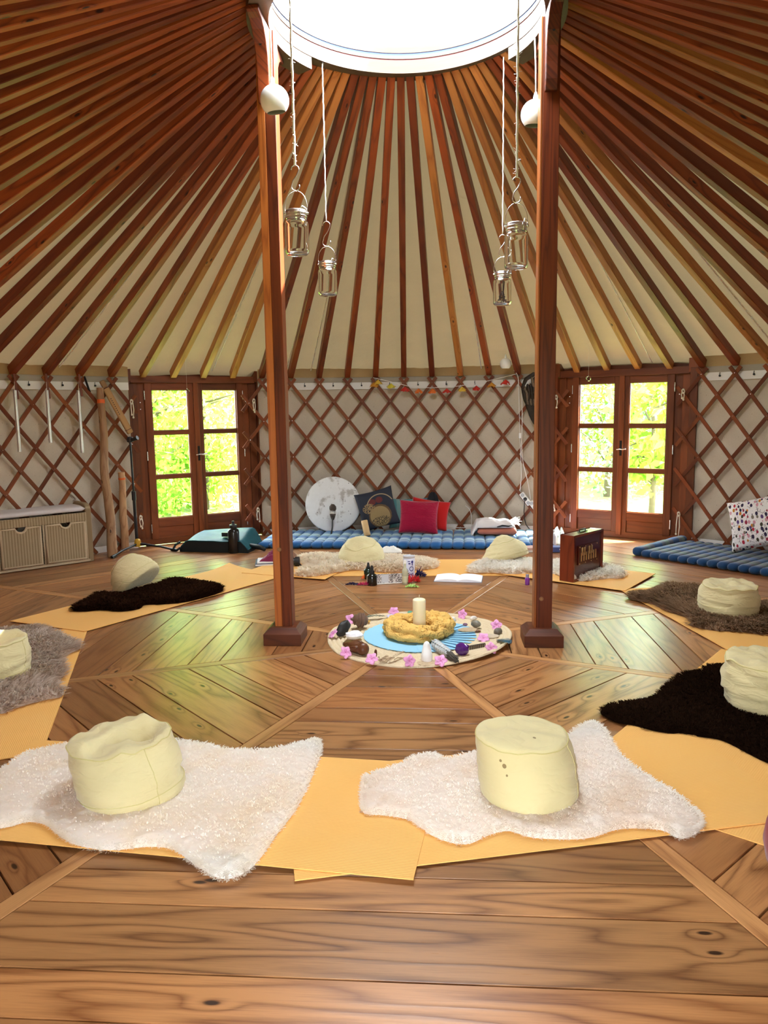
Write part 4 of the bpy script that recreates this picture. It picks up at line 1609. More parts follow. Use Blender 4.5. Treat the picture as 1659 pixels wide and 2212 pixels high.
def sage():
    p0, p1 = Vector((*(0.176, -0.188), JZ + .036)), Vector((*(0.307, -0.462), JZ + .026))
    root = empty('sage_bundle', p0 * .5 + p1 * .5, label='silvery sage smudge bundle bound with thread and charred at the tip', cat='smudge stick')
    root.location.z = 0
    c = root.location
    ax = (p1 - p0)
    L = ax.length
    q = ax.to_track_quat('Z', 'Y').to_matrix().to_4x4()
    leaf = plain('sage_leaf', (.58, .60, .62), .9, nz=.9, scale=120, var=.45)
    char = plain('charred_sage', (.10, .085, .07), .95, nz=.9, scale=140, var=.6)
    rs = random.Random(2)
    mt4 = Matrix.Translation(p0 - c) @ q
    for nm, mt, z0, z1, cnt in (('leaf_bundle', leaf, 0, .78, 60), ('charred_tip', char, .70, 1.06, 30)):
        b = MB()
        for i in range(cnt):
            a = rs.uniform(0, 6.28)
            r = .026 * math.sqrt(rs.random())
            za, zb = L * rs.uniform(z0, z0 + .1), L * rs.uniform(z1 - .12, z1)
            tw = rs.uniform(-.5, .5)
            pts = [mt4 @ Vector((r * cos(a + tw * t) * (1 - .25 * t), r * sin(a + tw * t) * (1 - .25 * t), za + (zb - za) * t)) for t in (0, .33, .66, 1)]
            b.tube(pts, [.004, .007, .007, .003], 5)
        b.build(nm, mt, root, smooth=2)
    b = MB()
    pts = [mt4 @ Vector((.033 * cos(t * 6.28 * 7) * (1 - .2 * t), .033 * sin(t * 6.28 * 7) * (1 - .2 * t), L * (.06 + .62 * t))) for t in np.linspace(0, 1, 110)]
    b.tube(pts, .0013, 4)
    b.build('thread', M['white'], root, smooth=2)


sage()


def feather(name, p0, p1, w, mt, label, cat='feather', arch=.01, tip=None):
    p0, p1 = Vector(p0), Vector(p1)
    root = empty(name, (p0 + p1) / 2, label=label, cat=cat)
    c = root.location.copy()
    d = p1 - p0
    s = d.cross(Vector((0, 0, 1))).normalized()
    b = MB()
    k = 26
    for side in (-1, 1):
        for i in range(k):
            t0, t1 = i / k, (i + .93) / k
            ww = w * sin(pi * (.12 + .85 * t0)) ** .7
            a0 = p0 + d * t0 + Vector((0, 0, arch * sin(pi * t0))) - c
            a1 = p0 + d * t1 + Vector((0, 0, arch * sin(pi * t1))) - c
            off = s * side * ww + d * .10 + Vector((0, 0, .004 + .003 * sin(i * 1.7)))
            b.poly([a0, a1, a1 + off, a0 + off])
    b.build('vane', mt, root, merge=False)
    b = MB()
    b.tube([p0 - d * .12 - c, p0 - c, p0 + d * .5 + Vector((0, 0, arch)) - c, p1 - c], .0014, 5)
    b.build('quill', M['rope'], root, smooth=2)
    return root


feather('feather', (*(0.581, -0.056), JZ + .02), (*(0.646, -0.167), JZ + .03), .040, plain('peacock_blue', (.015, .10, .16), .3, var=.8, scale=30), 'blue green peacock feather at the right rim of the jute mat')
feather('feather', (*(-0.167, 0.502), JZ + .015), (*(-0.327, 0.428), JZ + .02), .020, plain('dark_green_feather', (.02, .06, .04), .4, var=.6), 'dark green feather at the back left of the jute mat')
feather('feather', (*(-0.093, -0.497), JZ + .012), (*(-0.006, -0.361), JZ + .03), .012, S_drift, 'thin straw coloured feather by the twigs at the front')


def carved_strip():
    p0, p1 = Vector((*(0.390, -0.228), JZ + .016)), Vector((*(0.496, -0.180), JZ + .02))
    b = MB()
    d = (p1 - p0)
    b.bar(p0, p1, .012, .030)
    for i in range(9):
        q = p0 + d * ((i + .5) / 9)
        b.bar(q + Vector((0, -.0062, -.012)), q + Vector((0, -.0062, .012)), .006, .003, up=(1, 0, 0), mi=1)
    o = b.build('carved_strip', [plain('dark_horn', (.05, .035, .025), .5), plain('bone_inlay', (.42, .33, .22), .6)])
    tag(o, 'dark carved strip with a row of pale marks beside the amethyst', 'carving')


carved_strip()


def twigs():
    root = empty('twig_bundle', (*(-0.101, -0.456), JZ + .004), .2, 'small tangle of dried twigs at the front of the jute mat', 'twigs')
    rs = random.Random(4)
    b = MB()
    for i in range(26):
        a = rs.uniform(0, 6.28)
        p = Vector((rs.uniform(-.05, .04), rs.uniform(-.018, .018), rs.uniform(.006, .02)))
        q = p + Vector((rs.uniform(.02, .06) * cos(a * .3), rs.uniform(-.02, .02), rs.uniform(-.004, .012)))
        b.tube([p, (p + q) / 2 + Vector((0, 0, .008)), q], rs.uniform(.0018, .0035), 5)
    b.build('twig', S_drift, root, smooth=2)


twigs()

# ================================================================ THINGS BEHIND THE CENTRE
C_red = plain('red_feather', (.60, .012, .015), .6, var=.3, scale=60)
C_navy = plain('navy_feather', (.022, .016, .09), .7, var=.4, scale=60)
C_pink = plain('magenta_feather', (.58, .02, .12), .6, var=.3, scale=60)
C_orange = plain('orange_feather', (.88, .20, .03), .6, var=.2, scale=60)
C_lime = plain('lime_feather', (.55, .80, .28), .6, var=.2, scale=60)


def fluff(xy, size, mt, label, seed=0, rz=0.0):
    """downy dyed craft feather: a heap of barbs on a short quill"""
    root = empty('craft_feather', (xy[0], xy[1], 0), rz, label, 'feather', 'dyed craft feathers around the bottle tray')
    rs = random.Random(seed)
    sx, sy, sz = size
    b = MB()
    for i in range(150):
        u = rs.uniform(-1, 1)
        y = rs.uniform(-1, 1)
        p = Vector((u * sx * .42, y * sy * .25, .004 + rs.random() * sz * .35 * (1 - u * u)))
        q = p + Vector((rs.uniform(-.1, .22) * sx, rs.uniform(-.3, .3) * sy, rs.uniform(.1, .6) * sz * (1 - .6 * abs(u))))
        q.z = max(q.z, .003)
        wv = Vector((rs.uniform(-1, 1), rs.uniform(-1, 1), rs.uniform(-.3, .3))).normalized() * .0045
        b.poly([p - wv, p + wv, q + wv * .4, q - wv * .4])
    b.build('down', mt, root, merge=False)
    b = MB()
    b.tube([(-sx * .55, 0, .004), (0, 0, .008), (sx * .4, 0, .006)], .0015, 5)
    b.build('quill', M['rope'], root)


fluff((0.030, 1.918), (.14, .10, .10), C_navy, 'dark navy feather beside the blue and white tin', 1)
fluff((-0.021, 1.678), (.16, .10, .10), C_red, 'red feather leaning on the right end of the tray', 2, .5)
fluff((-0.440, 1.822), (.09, .06, .06), C_orange, 'orange feather left of the dropper bottles', 3)
fluff((-0.543, 1.587), (.12, .05, .035), C_navy, 'flat navy feather left of the magenta one', 4)
fluff((-0.433, 1.571), (.14, .06, .045), C_pink, 'magenta feather in front of the dropper bottles', 5)
fluff((-0.019, 1.505), (.12, .05, .04), C_lime, 'lime green feather on the floor in front of the tray', 6)


def tray():
    a = Vector((*(-0.392, 1.606), 0))
    b_ = Vector((*(-0.046, 1.696), 0))
    d = (b_ - a)
    L = d.length
    rz = atan2(d.y, d.x)
    root = empty('printed_tray', (a + b_) / 2, rz, 'low white tray with a black and white print behind the feathers', 'tray')

    t = NT('marbled_print')
    tc = t.n('ShaderNodeTexCoord').outputs['Object']
    wv = t.n('ShaderNodeTexWave', {'bands_direction': 'Z'}, Vector=tc, Scale=14.0, Distortion=14.0, Detail=2.0, Detail_Scale=3.0).outputs['Fac']
    band = t.math('GREATER_THAN', wv, .5)
    reg = t.math('GREATER_THAN', t.noise(tc, 9, 1), .5)
    c = t.mix(t.math('MULTIPLY', band, .9), (.75, .70, .66), (.07, .04, .045))
    c = t.mix(t.math('MULTIPLY', reg, .35), c, (.10, .09, .07))
    mm = t.done(c, .5)
    b = MB()
    y1 = .10
    b.box((0, 0, .045), (L, .004, .085))
    b.build('front_print', mm, root)
    b = MB()
    b.box((0, y1 / 2, .002), (L, y1, .004))
    b.box((0, y1, .03), (L, .004, .06))
    b.box((-L / 2, y1 / 2, .03), (.004, y1, .06))
    b.box((L / 2, y1 / 2, .03), (.004, y1, .06))
    b.box((0, -.004, .004), (L * 1.02, .012, .006))
    b.build('tray_body', M['white'], root)
    b = MB()
    b.box((-L * .10, -.003, .046), (.062, .003, .070))
    b.build('label_panel', plain('label_grey', (.66, .66, .68), .5), root)


tray()


def bottle(xy, prof_body, prof_cap, mt, mcap, label, z=0.0, extra=None, n=20):
    root = empty('bottle', (xy[0], xy[1], z), label=label, cat='bottle')
    b = MB()
    b.lathe(prof_body, n)
    b.build('bottle_body', mt, root, smooth=True)
    b = MB()
    b.lathe(prof_cap, n)
    b.build('cap', mcap, root, smooth=True)
    if extra: extra(root)
    return root


G_black = plain('black_glass', (.008, .009, .008), .08, .6)
G_green = plain('dark_green_glass', (.006, .02, .012), .1, .6)
drop = [(0, 0), (.040, 0), (.043, .006), (.043, .080), (.036, .096), (.018, .104), (.018, .110), (0, .110)]
dcap = [(.021, .104), (.021, .128), (.014, .131), (.012, .150), (.009, .172), (0, .176)]
bottle((-0.362, 1.588), drop, dcap, G_black, M['black'], 'black dropper bottle standing in front of the tray')
bottle((-0.417, 1.841), [(r * .95, z * .95) for r, z in drop], [(r * .95, z * .85) for r, z in dcap], G_green, M['black'], 'dark green dropper bottle behind the black one')
G_clear = plain('pale_lemonade_glass', (.68, .66, .46), .08, .5, Transmission_Weight=.35)


def paper_label(root):
    b = MB()
    b.lathe([(.0265, .02), (.0268, .075)], 20)
    b.build('paper_label', plain('bottle_label', (.62, .60, .40), .6), root, smooth=True)


bottle((-0.079, 1.625), [(0, 0), (.025, 0), (.026, .004), (.026, .115), (.022, .13), (.011, .145), (.010, .185), (0, .185)], [(.0115, .183), (.0115, .212), (0, .213)], G_clear, M['white'], 'slim clear bottle with a white cap in front of the tin', extra=paper_label)


def mk_text(txt, size, mt, name, parent, R, zc, rot90=True, arc0=0.0):
    cu = bpy.data.curves.new(name, 'FONT')
    cu.body = txt
    cu.size = size
    cu.align_x = 'CENTER'
    cu.align_y = 'CENTER'
    cu.extrude = .0006
    ob = bpy.data.objects.new(name, cu)
    col.objects.link(ob)
    dg = bpy.context.evaluated_depsgraph_get()
    me = bpy.data.meshes.new_from_object(ob.evaluated_get(dg))
    bpy.data.objects.remove(ob)
    for v in me.vertices:
        x, y, z = v.co
        if rot90: x, y = -y, x
        a = -pi / 2 + arc0 + x / R
        rr_ = R + .0004 + z
        v.co = (rr_ * cos(a), rr_ * sin(a), zc + y)
    me.materials.clear()
    me.materials.append(mt)
    return link_mesh(name, me, parent)


def tin():
    xy = (-0.051, 1.824)
    root = empty('tin_can', (xy[0], xy[1], 0), .1, 'white tin with dark blue lettering behind the slim clear bottle', 'tin')
    R = .052
    b = MB()
    b.lathe([(0, 0), (R * .97, 0), (R, .005), (R, .192), (R * .97, .198)], 32)
    b.build('can_body', plain('tin_white', (.74, .74, .86), .4), root, smooth=True)
    b = MB()
    b.lathe([(R * .98, .196), (R * 1.02, .198), (R * 1.02, .212), (R * .9, .214), (R * .88, .208), (0, .208)], 32)
    b.build('lid', plain('tin_lid', (.66, .67, .72), .3, metal=.3), root, smooth=True)
    ink = plain('blue_ink', (.035, .03, .20), .5)
    mk_text('BIO', .058, ink, 'lettering', root, R, .080, True, .42)
    b = MB()

    def blob(x, z, w, h):
        pts = []
        for i in range(14):
            t_ = 2 * pi * i / 14
            a = -pi / 2 + (x + w * cos(t_)) / R
            pts.append(((R + .0012) * cos(a), (R + .0012) * sin(a), z + h * sin(t_)))
        b.poly(pts)
    blob(.026, .165, .011, .013)
    blob(.026, .147, .005, .016)
    blob(-.004, .170, .013, .004)
    blob(.000, .150, .011, .006)
    blob(-.018, .098, .004, .005)
    blob(-.014, .085, .006, .005)
    b.build('printed_mark', ink, root, merge=False)
    b = MB()
    b.lathe([(R * 1.004, .022), (R * 1.004, .028)], 32)
    b.build('printed_band', ink, root, smooth=True)


tin()


def book():
    L0, R0_, F0, B0 = (0.193, 1.751), (0.599, 1.845), (0.533, 1.681), (0.264, 1.976)
    c = Vector((*(0.389, 1.825), .0))
    root = empty('open_book', c, RAD(-6), 'open notebook with blank white pages on the floor', 'book')
    pg = plain('paper', (.88, .88, .92), .8, .2)
    hw, hd = .205, .125
    for s in (-1, 1):
        b = MB()

        def f(u, v, s=s):
            x = s * u * hw
            return (x, (v - .5) * 2 * hd, .006 + .026 * sin(pi * min(1, u * .9 + .02)) ** .6 * (1 - .55 * u))
        b.grid(f, 14, 4)
        b.poly([f(i / 14, 0) for i in range(15)] + [(s * hw, -hd, .003), (0, -hd, .003)])
        b.poly([f(i / 14, 1) for i in range(15)] + [(s * hw, hd, .003), (0, hd, .003)])
        b.poly([f(1, 0), f(1, 1), (s * hw, hd, .003), (s * hw, -hd, .003)])
        b.build('page_block', pg, root, smooth=True)
    b = MB()
    b.box((0, 0, .0015), (hw * 2.06, hd * 2.06, .003))
    b.build('cover', plain('cover_grey', (.20, .20, .24), .6), root)


book()
P_purple = plain('violet_bottle', (.20, .03, .26), .2, .5)
bottle((0.967, 1.614), [(0, 0), (.019, 0), (.020, .004), (.020, .058), (.012, .066), (0, .066)], [(.014, .064), (.014, .090), (0, .091)], P_purple, plain('grey_cap', (.28, .25, .33), .5), 'small violet bottle with a grey cap near the right post')


def crumple(name, xy, size, mt, label, cat, z=0.0, seed=0, rz=0.0, n=34):
    b = MB()
    sx, sy, sz = size

    def f(u, v):
        x, y = (u - .5) * 2, (v - .5) * 2
        q = max(abs(x), abs(y))
        h = max(0, 1 - q ** 3)
        k = noise.noise(Vector((x * 1.8 + seed, y * 1.8, 0))) * .6 + (1 - abs(noise.noise(Vector((x * 3 + seed, y * 3, 5))))) * .6
        return (x * sx / 2 * (1 + .1 * noise.noise(Vector((y * 2, seed, 1)))), y * sy / 2 * (1 + .1 * noise.noise(Vector((x * 2, seed, 4)))), .003 + max(0, sz * h * (.35 + k)))
    b.grid(f, n, n)
    o = b.build(name, mt, smooth=2)
    o.location = (xy[0], xy[1], z)
    o.rotation_euler = (0, 0, rz)
    md = o.modifiers.new('thick', 'SOLIDIFY')
    md.thickness = .003
    md.offset = 0
    return tag(o, label, cat)


crumple('napkin', (-0.283, 2.851), (.24, .14, .05), M['white'], 'crumpled white napkin on the cream sheepskin behind the cushion', 'cloth', z=.055, seed=3)


def books_left():
    x, y = (-1.413, 2.478)
    cols = [('dark blue book with pale lettering at the bottom of the stack by the left post', (.02, .035, .10), (.36, .26, .022)),
            ('white booklet in the middle of the stack by the left post', (.75, .73, .75), (.32, .23, .016)),
            ('maroon cloth bag on top of the books by the left post', (.20, .012, .06), None)]
    z = .012
    for lb, c, sz in cols:
        if sz:
            root = empty('book', (x, y, z), .2, lb, 'book', 'books by the left post')
            b = MB()
            b.box((0, 0, sz[2] / 2), sz)
            b.build('cover', plain('book_cover', c, .4), root, bev=.002)
            b = MB()
            b.box((0, -.002, sz[2] / 2), (sz[0] * .985, sz[1] * 1.001, sz[2] * .7))
            b.build('page_block', M['white'], root)
            z += sz[2]
        else:
            crumple('cloth_bag', (x + .03, y), (.30, .22, .07), plain('maroon_cloth', c, .7), lb, 'bag', z=z, seed=6)


books_left()


def flask():
    p = Vector((*(-1.162, 2.323), .055))
    root = empty('flask', p, RAD(5), 'black drinking flask lying beside the left post', 'flask')
    mt = Matrix.Translation((-.16, 0, 0)) @ Matrix.Rotation(RAD(90), 4, 'Y')
    b = MB()
    b.lathe([(0, 0), (.038, 0), (.040, .01), (.040, .13), (.034, .15)], 20, mt)
    b.build('flask_body', plain('flask_black', (.02, .02, .02), .35), root, smooth=True)
    b = MB()
    b.lathe([(.040, .15), (.046, .152), (.046, .19), (.038, .195), (0, .195)], 20, mt)
    b.tube([(.035, -.03, -.02), (.05, -.045, -.03), (.06, -.03, -.045)], .008, 6)
    b.build('flask_lid', M['black'], root, smooth=True)
    root.location.z = .061


flask()

# ================================================================ SHRUTI BOX


def shruti():
    A0, A1 = Vector((*(1.352, 1.608), 0)), Vector((*(1.681, 1.994), 0))
    d = A1 - A0
    L = d.length
    rz = atan2(d.y, d.x)
    root = empty('shruti_box', (A0.x, A0.y, .020), rz, 'dark red wooden shruti box with brass keys standing on the pale sheepskin', 'instrument')
    H, W_ = .40, .135
    w1 = wood('shruti_wood', (.19, .030, .010), (.085, .012, .005), rough=.22, ring=5, knots=False, var=.1, spec=.6)
    w2 = plain('shruti_panel', (.085, .010, .006), .15, .6, var=.3, scale=10)
    b = MB()
    # side boards, top, bottom
    b.box((.010, W_ / 2, H / 2), (.020, W_, H))
    b.box((L - .010, W_ / 2, H / 2), (.020, W_, H))
    b.box((L / 2, W_ / 2, H - .010), (L - .04, W_, .020))
    b.box((L / 2, W_ / 2, .010), (L - .04, W_, .020))
    b.build('case', w1, root, bev=.003)
    b = MB()
    b.box((L / 2, W_ / 2, H / 2), (L - .04, W_ * .8, H - .04))
    b.build('front_board', w2, root)
    b = MB()
    b.box((L / 2, .008, H * .54), (L * .66, .006, H * .42))
    b.build('key_plate', w2, root, bev=.003)
    br = plain('brass_key', (.66, .47, .22), .3, metal=.8)
    for i in range(7):
        b = MB()
        x = L * (.26 + .08 * i)
        b.box((x, .001, H * .50), (.014, .006, .075))
        b.build('key', br, root, bev=.002)
    for i in (1, 2, 4, 5):
        b = MB()
        b.box((L * (.20 + .08 * i), .0, H * .62), (.022, .007, .07))
        b.build('key', br, root, bev=.002)
    b = MB()
    for i in range(4):
        for j in range(2):
            b.lathe([(0, 0), (.005, 0), (.004, .003), (0, .004)], 8, Matrix.Translation((L * (.21 + .193 * i), .004, H * (.36 + .36 * j))) @ Matrix.Rotation(RAD(90), 4, 'X'))
    o = b.build('screw', br, root)
    for x, s in ((.022, 1), (L - .022, -1)):
        b = MB()
        b.poly([(x, .006, .022), (x + s * .05, .006, .022), (x + s * .03, .006, .05), (x, .006, .07)])
        b.build('corner_plate', M['steel'], root)
    b = MB()
    b.tube([(L * .40, W_ / 2, H), (L * .40, W_ / 2, H + .022), (L * .60, W_ / 2, H + .022), (L * .60, W_ / 2, H)], .006, 8)
    b.box((L * .5, W_ / 2, H + .004), (L * .26, .03, .006))
    b.build('carry_handle', M['iron'], root, smooth=True)


shruti()

# ================================================================ MATTRESSES


def mk_thai(name, stops, rough=.75):
    t = NT(name)
    uv = t.n('ShaderNodeUVMap').outputs[0]
    sp = t.n('ShaderNodeSeparateXYZ', None, Vector=uv)
    c = t.ramp(sp.outputs[0], stops, 'CONSTANT')
    pat = t.n('ShaderNodeTexWave', {'bands_direction': 'Y'}, Vector=t.comb(t.math('MULTIPLY', sp.outputs[0], 60.0), t.math('MULTIPLY', sp.outputs[1], 200.0)), Scale=1.0, Distortion=3.0).outputs['Fac']
    c = t.mix(t.math('MULTIPLY', t.math('GREATER_THAN', pat, .6), .22), c, (.04, .10, .18))
    return t.done(c, rough, t.bump(pat, .1, .002), .25, Sheen_Weight=.2)


def roll_mesh(name, L, w, h, mt):
    b = MB()

    def f(u, v):
        a = 2 * pi * v
        e = min(1, sin(pi * min(max(u, .0), 1)) * 9) ** .5
        x = u * L
        sy = math.copysign(abs(cos(a)) ** .75, cos(a)) * w / 2 * (.55 + .45 * e)
        sz = math.copysign(abs(sin(a)) ** .75, sin(a)) * h / 2 * e
        z = h / 2 + sz * (1 + .05 * sin(u * 26))
        return (x, sy, z)
    b.grid(f, 36, 14, cv=True)
    b.poly([f(0, i / 14) for i in range(14)])
    b.poly([f(1, i / 14) for i in range(14)])
    return b.mesh(name, mt, smooth=2)


T_back = mk_thai('thai_cotton_blue', [(0, (.012, .11, .32)), (.13, (.22, .34, .48)), (.19, (.14, .24, .38)), (.24, (.42, .60, .60)), (.29, (.20, .30, .44)), (.36, (.015, .13, .36)), (.47, (.22, .38, .46)), (.55, (.42, .58, .54)), (.62, (.10, .24, .38)), (.70, (.014, .12, .32)), (.85, (.26, .42, .46))])
T_right = mk_thai('thai_cotton_deep_blue', [(0, (.003, .040, .125)), (.10, (.06, .062, .085)), (.17, (.08, .12, .095)), (.23, (.07, .08, .10)), (.30, (.005, .06, .18)), (.45, (.08, .09, .12)), (.52, (.10, .15, .12)), (.60, (.06, .07, .10)), (.68, (.004, .05, .16)), (.80, (.09, .10, .11)), (.86, (.1, .14, .12)), (.92, (.004, .05, .16))])


def back_mattress():
    p0, p1 = Vector((-1.775, 3.30, 0)), Vector((1.43, 3.19, 0))
    d = (p1 - p0)
    n = 27
    w = d.length / n
    L = 1.02
    root = empty('kapok_mattress', p0 + Vector((0, 0, .002)), atan2(d.y, d.x), 'long turquoise and blue striped roll mattress along the back trellis', 'mattress')
    me = roll_mesh('roll', L, w * 1.06, .072, T_back)
    rs = random.Random(8)
    for i in range(n):
        o = link_mesh('roll', me, root, (w * (i + .5), rs.uniform(-.006, .006), 0), (0, 0, RAD(90 + rs.uniform(-.8, .8))))
        k = 1.0
        x0 = p0 + d * ((i + .5) / n)
        while k > .5 and math.hypot(x0.x, x0.y + L * k) > 4.53: k -= .01
        o.scale = (k, 1, rs.uniform(.93, 1.05))


back_mattress()


def right_mattress():
    # rolls run from the near edge back to the trellis
    c0 = Vector((*(2.156, 2.885), 0))
    c1 = Vector((*(3.075, 1.890), 0))
    e = (c1 - c0).normalized()
    back = Vector((*(3.258, 3.917), 0)) - c0
    L = back.length * .93
    root = empty('kapok_mattress', c0 + Vector((0, 0, .002)), atan2(e.y, e.x), 'dark blue and grey striped roll mattress on the floor by the right wall', 'mattress')
    ra = atan2(back.y, back.x) - atan2(e.y, e.x)
    w = .098
    perp = w / abs(sin(ra))
    me = roll_mesh('roll', L, w * 1.05, .070, T_right)
    for i in range(17):
        o = link_mesh('roll', me, root, (perp * (i + .45), .0, 0), (0, RAD(-1.6 if i == 0 else 0), ra))
        k = 1.0
        # keep inside the round wall
        while k > .5:
            tip = root.matrix_world if False else None
            pw = c0 + e * (perp * (i + .45)) + back.normalized() * (L * k)
            if math.hypot(pw.x, pw.y) < 4.52: break
            k -= .02
        o.scale = (k, 1, 1.25 if i == 0 else 1)


right_mattress()

# ================================================================ CUSHIONS AND DRUM


def pillow(name, loc, w, h, t, rot, mt, label, cat='cushion', seed=0, parent=None, wr=.02):
    b = MB()

    def f(u, v, s):
        x, y = (u - .5) * 2, (v - .5) * 2
        ex, ey = 1 - abs(x) ** 2.6, 1 - abs(y) ** 2.6
        prof = (max(0, ex) * max(0, ey)) ** .42
        k = 1 - .075 * (1 - abs(x) ** 2) * abs(y) ** 2
        k2 = 1 - .075 * (1 - abs(y) ** 2) * abs(x) ** 2
        n_ = noise.noise(Vector((x * 1.3 + seed, y * 2.6, s))) + .5 * (1 - abs(noise.noise(Vector((x * 2 + seed, y * 5, s * 2)))))
        return (x * w / 2 * k2, s * (t / 2 * prof * (1 + .12 * n_)) + (.0 if prof else 0), h / 2 + y * h / 2 * k)
    N_ = 26
    b.grid(lambda u, v: f(u, v, -1), N_, N_)
    b.grid(lambda u, v: f(1 - u, v, 1), N_, N_)
    o = b.build(name, mt, smooth=2)
    o.location = loc
    o.rotation_euler = tuple(RAD(a) for a in rot)
    Rm = o.rotation_euler.to_matrix()
    low = min((Rm @ v.co).z for v in o.data.vertices)
    o.location.z = loc[2] - low - .008
    return tag(o, label, cat)


MZ = .070
C_mag = cloth('crimson_cotton', (.34, .004, .034), (.27, .003, .026), scale=900, strength=.1, blotch=5, folds=.6)
C_rd = cloth('red_cotton', (.50, .008, .006), (.42, .006, .006), scale=900, strength=.1)
C_teal = mk_thai('teal_weave', [(0, (.08, .22, .22)), (.2, (.16, .28, .25)), (.4, (.07, .2, .21)), (.6, (.17, .29, .25)), (.8, (.05, .17, .22))])


def mk_print():
    t = NT('black_gold_print')
    tc = t.n('ShaderNodeTexCoord').outputs['Object']
    sp = t.n('ShaderNodeSeparateXYZ', None, Vector=tc)
    x, z = sp.outputs[0], sp.outputs[2]

    def dist(cx, cz, kx=1.0, kz=1.0):
        a = t.math('MULTIPLY', t.math('SUBTRACT', x, cx), kx)
        b_ = t.math('MULTIPLY', t.math('SUBTRACT', z, cz), kz)
        return t.math('SQRT', t.math('ADD', t.math('MULTIPLY', a, a), t.math('MULTIPLY', b_, b_)))
    wob = t.math('MULTIPLY', t.noise(tc, 14, 2), .03)
    c = (.012, .014, .026)
    halo = t.math('LESS_THAN', t.math('ADD', dist(.02, .14), wob), .150)
    c = t.mix(halo, c, (.10, .055, .018))
    disc = t.math('LESS_THAN', dist(.02, .135), .118)
    c = t.mix(disc, c, (.27, .185, .075))
    veins = t.math('LESS_THAN', t.n('ShaderNodeTexVoronoi', {'feature': 'DISTANCE_TO_EDGE'}, Vector=tc, Scale=34.0).outputs['Distance'], .09)
    reg = t.math('MULTIPLY', t.math('LESS_THAN', dist(.02, .085, .7, 1.6), .075), 1.0)
    c = t.mix(t.math('MULTIPLY', t.math('MULTIPLY', veins, reg), .9), c, (.03, .02, .012))
    for cx, cz in ((-.035, .315), (.050, .325)):
        c = t.mix(t.math('LESS_THAN', dist(cx, cz, 1, 1.1), .042), c, (.10, .010, .008))
    leafy = t.math('MULTIPLY', t.math('LESS_THAN', dist(-.09, .25, .8, 1.0), .06), t.math('LESS_THAN', t.n('ShaderNodeTexVoronoi', {'feature': 'DISTANCE_TO_EDGE'}, Vector=tc, Scale=48.0).outputs['Distance'], .16))
    c = t.mix(leafy, c, (.26, .17, .07))
    arc = t.math('LESS_THAN', t.math('ABSOLUTE', t.math('SUBTRACT', dist(.05, .23), .165)), .006)
    arc = t.math('MULTIPLY', arc, t.math('GREATER_THAN', z, .30))
    c = t.mix(arc, c, (.30, .22, .12))
    return t.done(c, .8)


def mk_floral():
    t = NT('feather_print_cotton')
    tc = t.n('ShaderNodeTexCoord').outputs['Object']
    ms = t.noise(tc, 30, 1)
    v = t.n('ShaderNodeTexVoronoi', {'feature': 'F1'}, Vector=t.n('ShaderNodeMapping', None, Vector=tc, Rotation=(0, .6, 0), Scale=(1.25, 1, .8)).outputs[0], Scale=25.0, Randomness=.9)
    blob = t.math('LESS_THAN', v.outputs['Distance'], t.math('ADD', .30, t.math('MULTIPLY', ms, .20)))
    h = t.n('ShaderNodeSeparateColor', None, Color=v.outputs['Color']).outputs[0]
    pal = t.ramp(h, [(0, (.03, .02, .05)), (.18, (.42, .03, .05)), (.32, (.55, .26, .30)), (.48, (.50, .18, .02)), (.60, (.06, .05, .03)), (.72, (.30, .03, .06)), (.84, (.20, .16, .12)), (.93, (.10, .05, .16))], 'CONSTANT')
    v2 = t.n('ShaderNodeTexVoronoi', {'feature': 'DISTANCE_TO_EDGE'}, Vector=tc, Scale=24.0)
    line = t.math('LESS_THAN', v2.outputs['Distance'], .045)
    c = t.mix(t.math('MULTIPLY', t.math('MULTIPLY', line, t.math('GREATER_THAN', t.noise(tc, 26, 1), .53)), .8), (.74, .69, .66), (.08, .06, .06))
    c = t.mix(blob, c, pal)
    return t.done(c, .85, None, .2)


C_print = mk_print()
pillow('cushion', (-.45, 4.02, MZ), .46, .47, .13, (-17, -14, 4), C_print, 'black cushion printed with a gold disc, beside the drum')
pillow('cushion', (-.15, 4.34, MZ), .48, .37, .12, (-6, 0, 3), C_teal, 'teal woven cushion half hidden behind the crimson one')
pillow('cushion', (-.02, 3.84, MZ), .46, .40, .15, (-20, 3, 1), C_mag, 'crimson square cushion in front on the turquoise mattress')
pillow('cushion', (.085, 4.06, MZ), .46, .36, .12, (-18, 9, 0), C_rd, 'bright red cushion peeking out behind the crimson one')
crumple('dark_bundle', (.14, 4.36), (.20, .14, .16), plain('black_knit', (.012, .012, .014), .9), 'black knit bundle on top behind the red cushion', 'cloth', z=.30, seed=9)
pillow('cushion', (3.28, 2.53, .072), .56, .52, .17, (-22, -16, -38), mk_floral(), 'white cushion with a colourful feather print, leaning at the right wall')


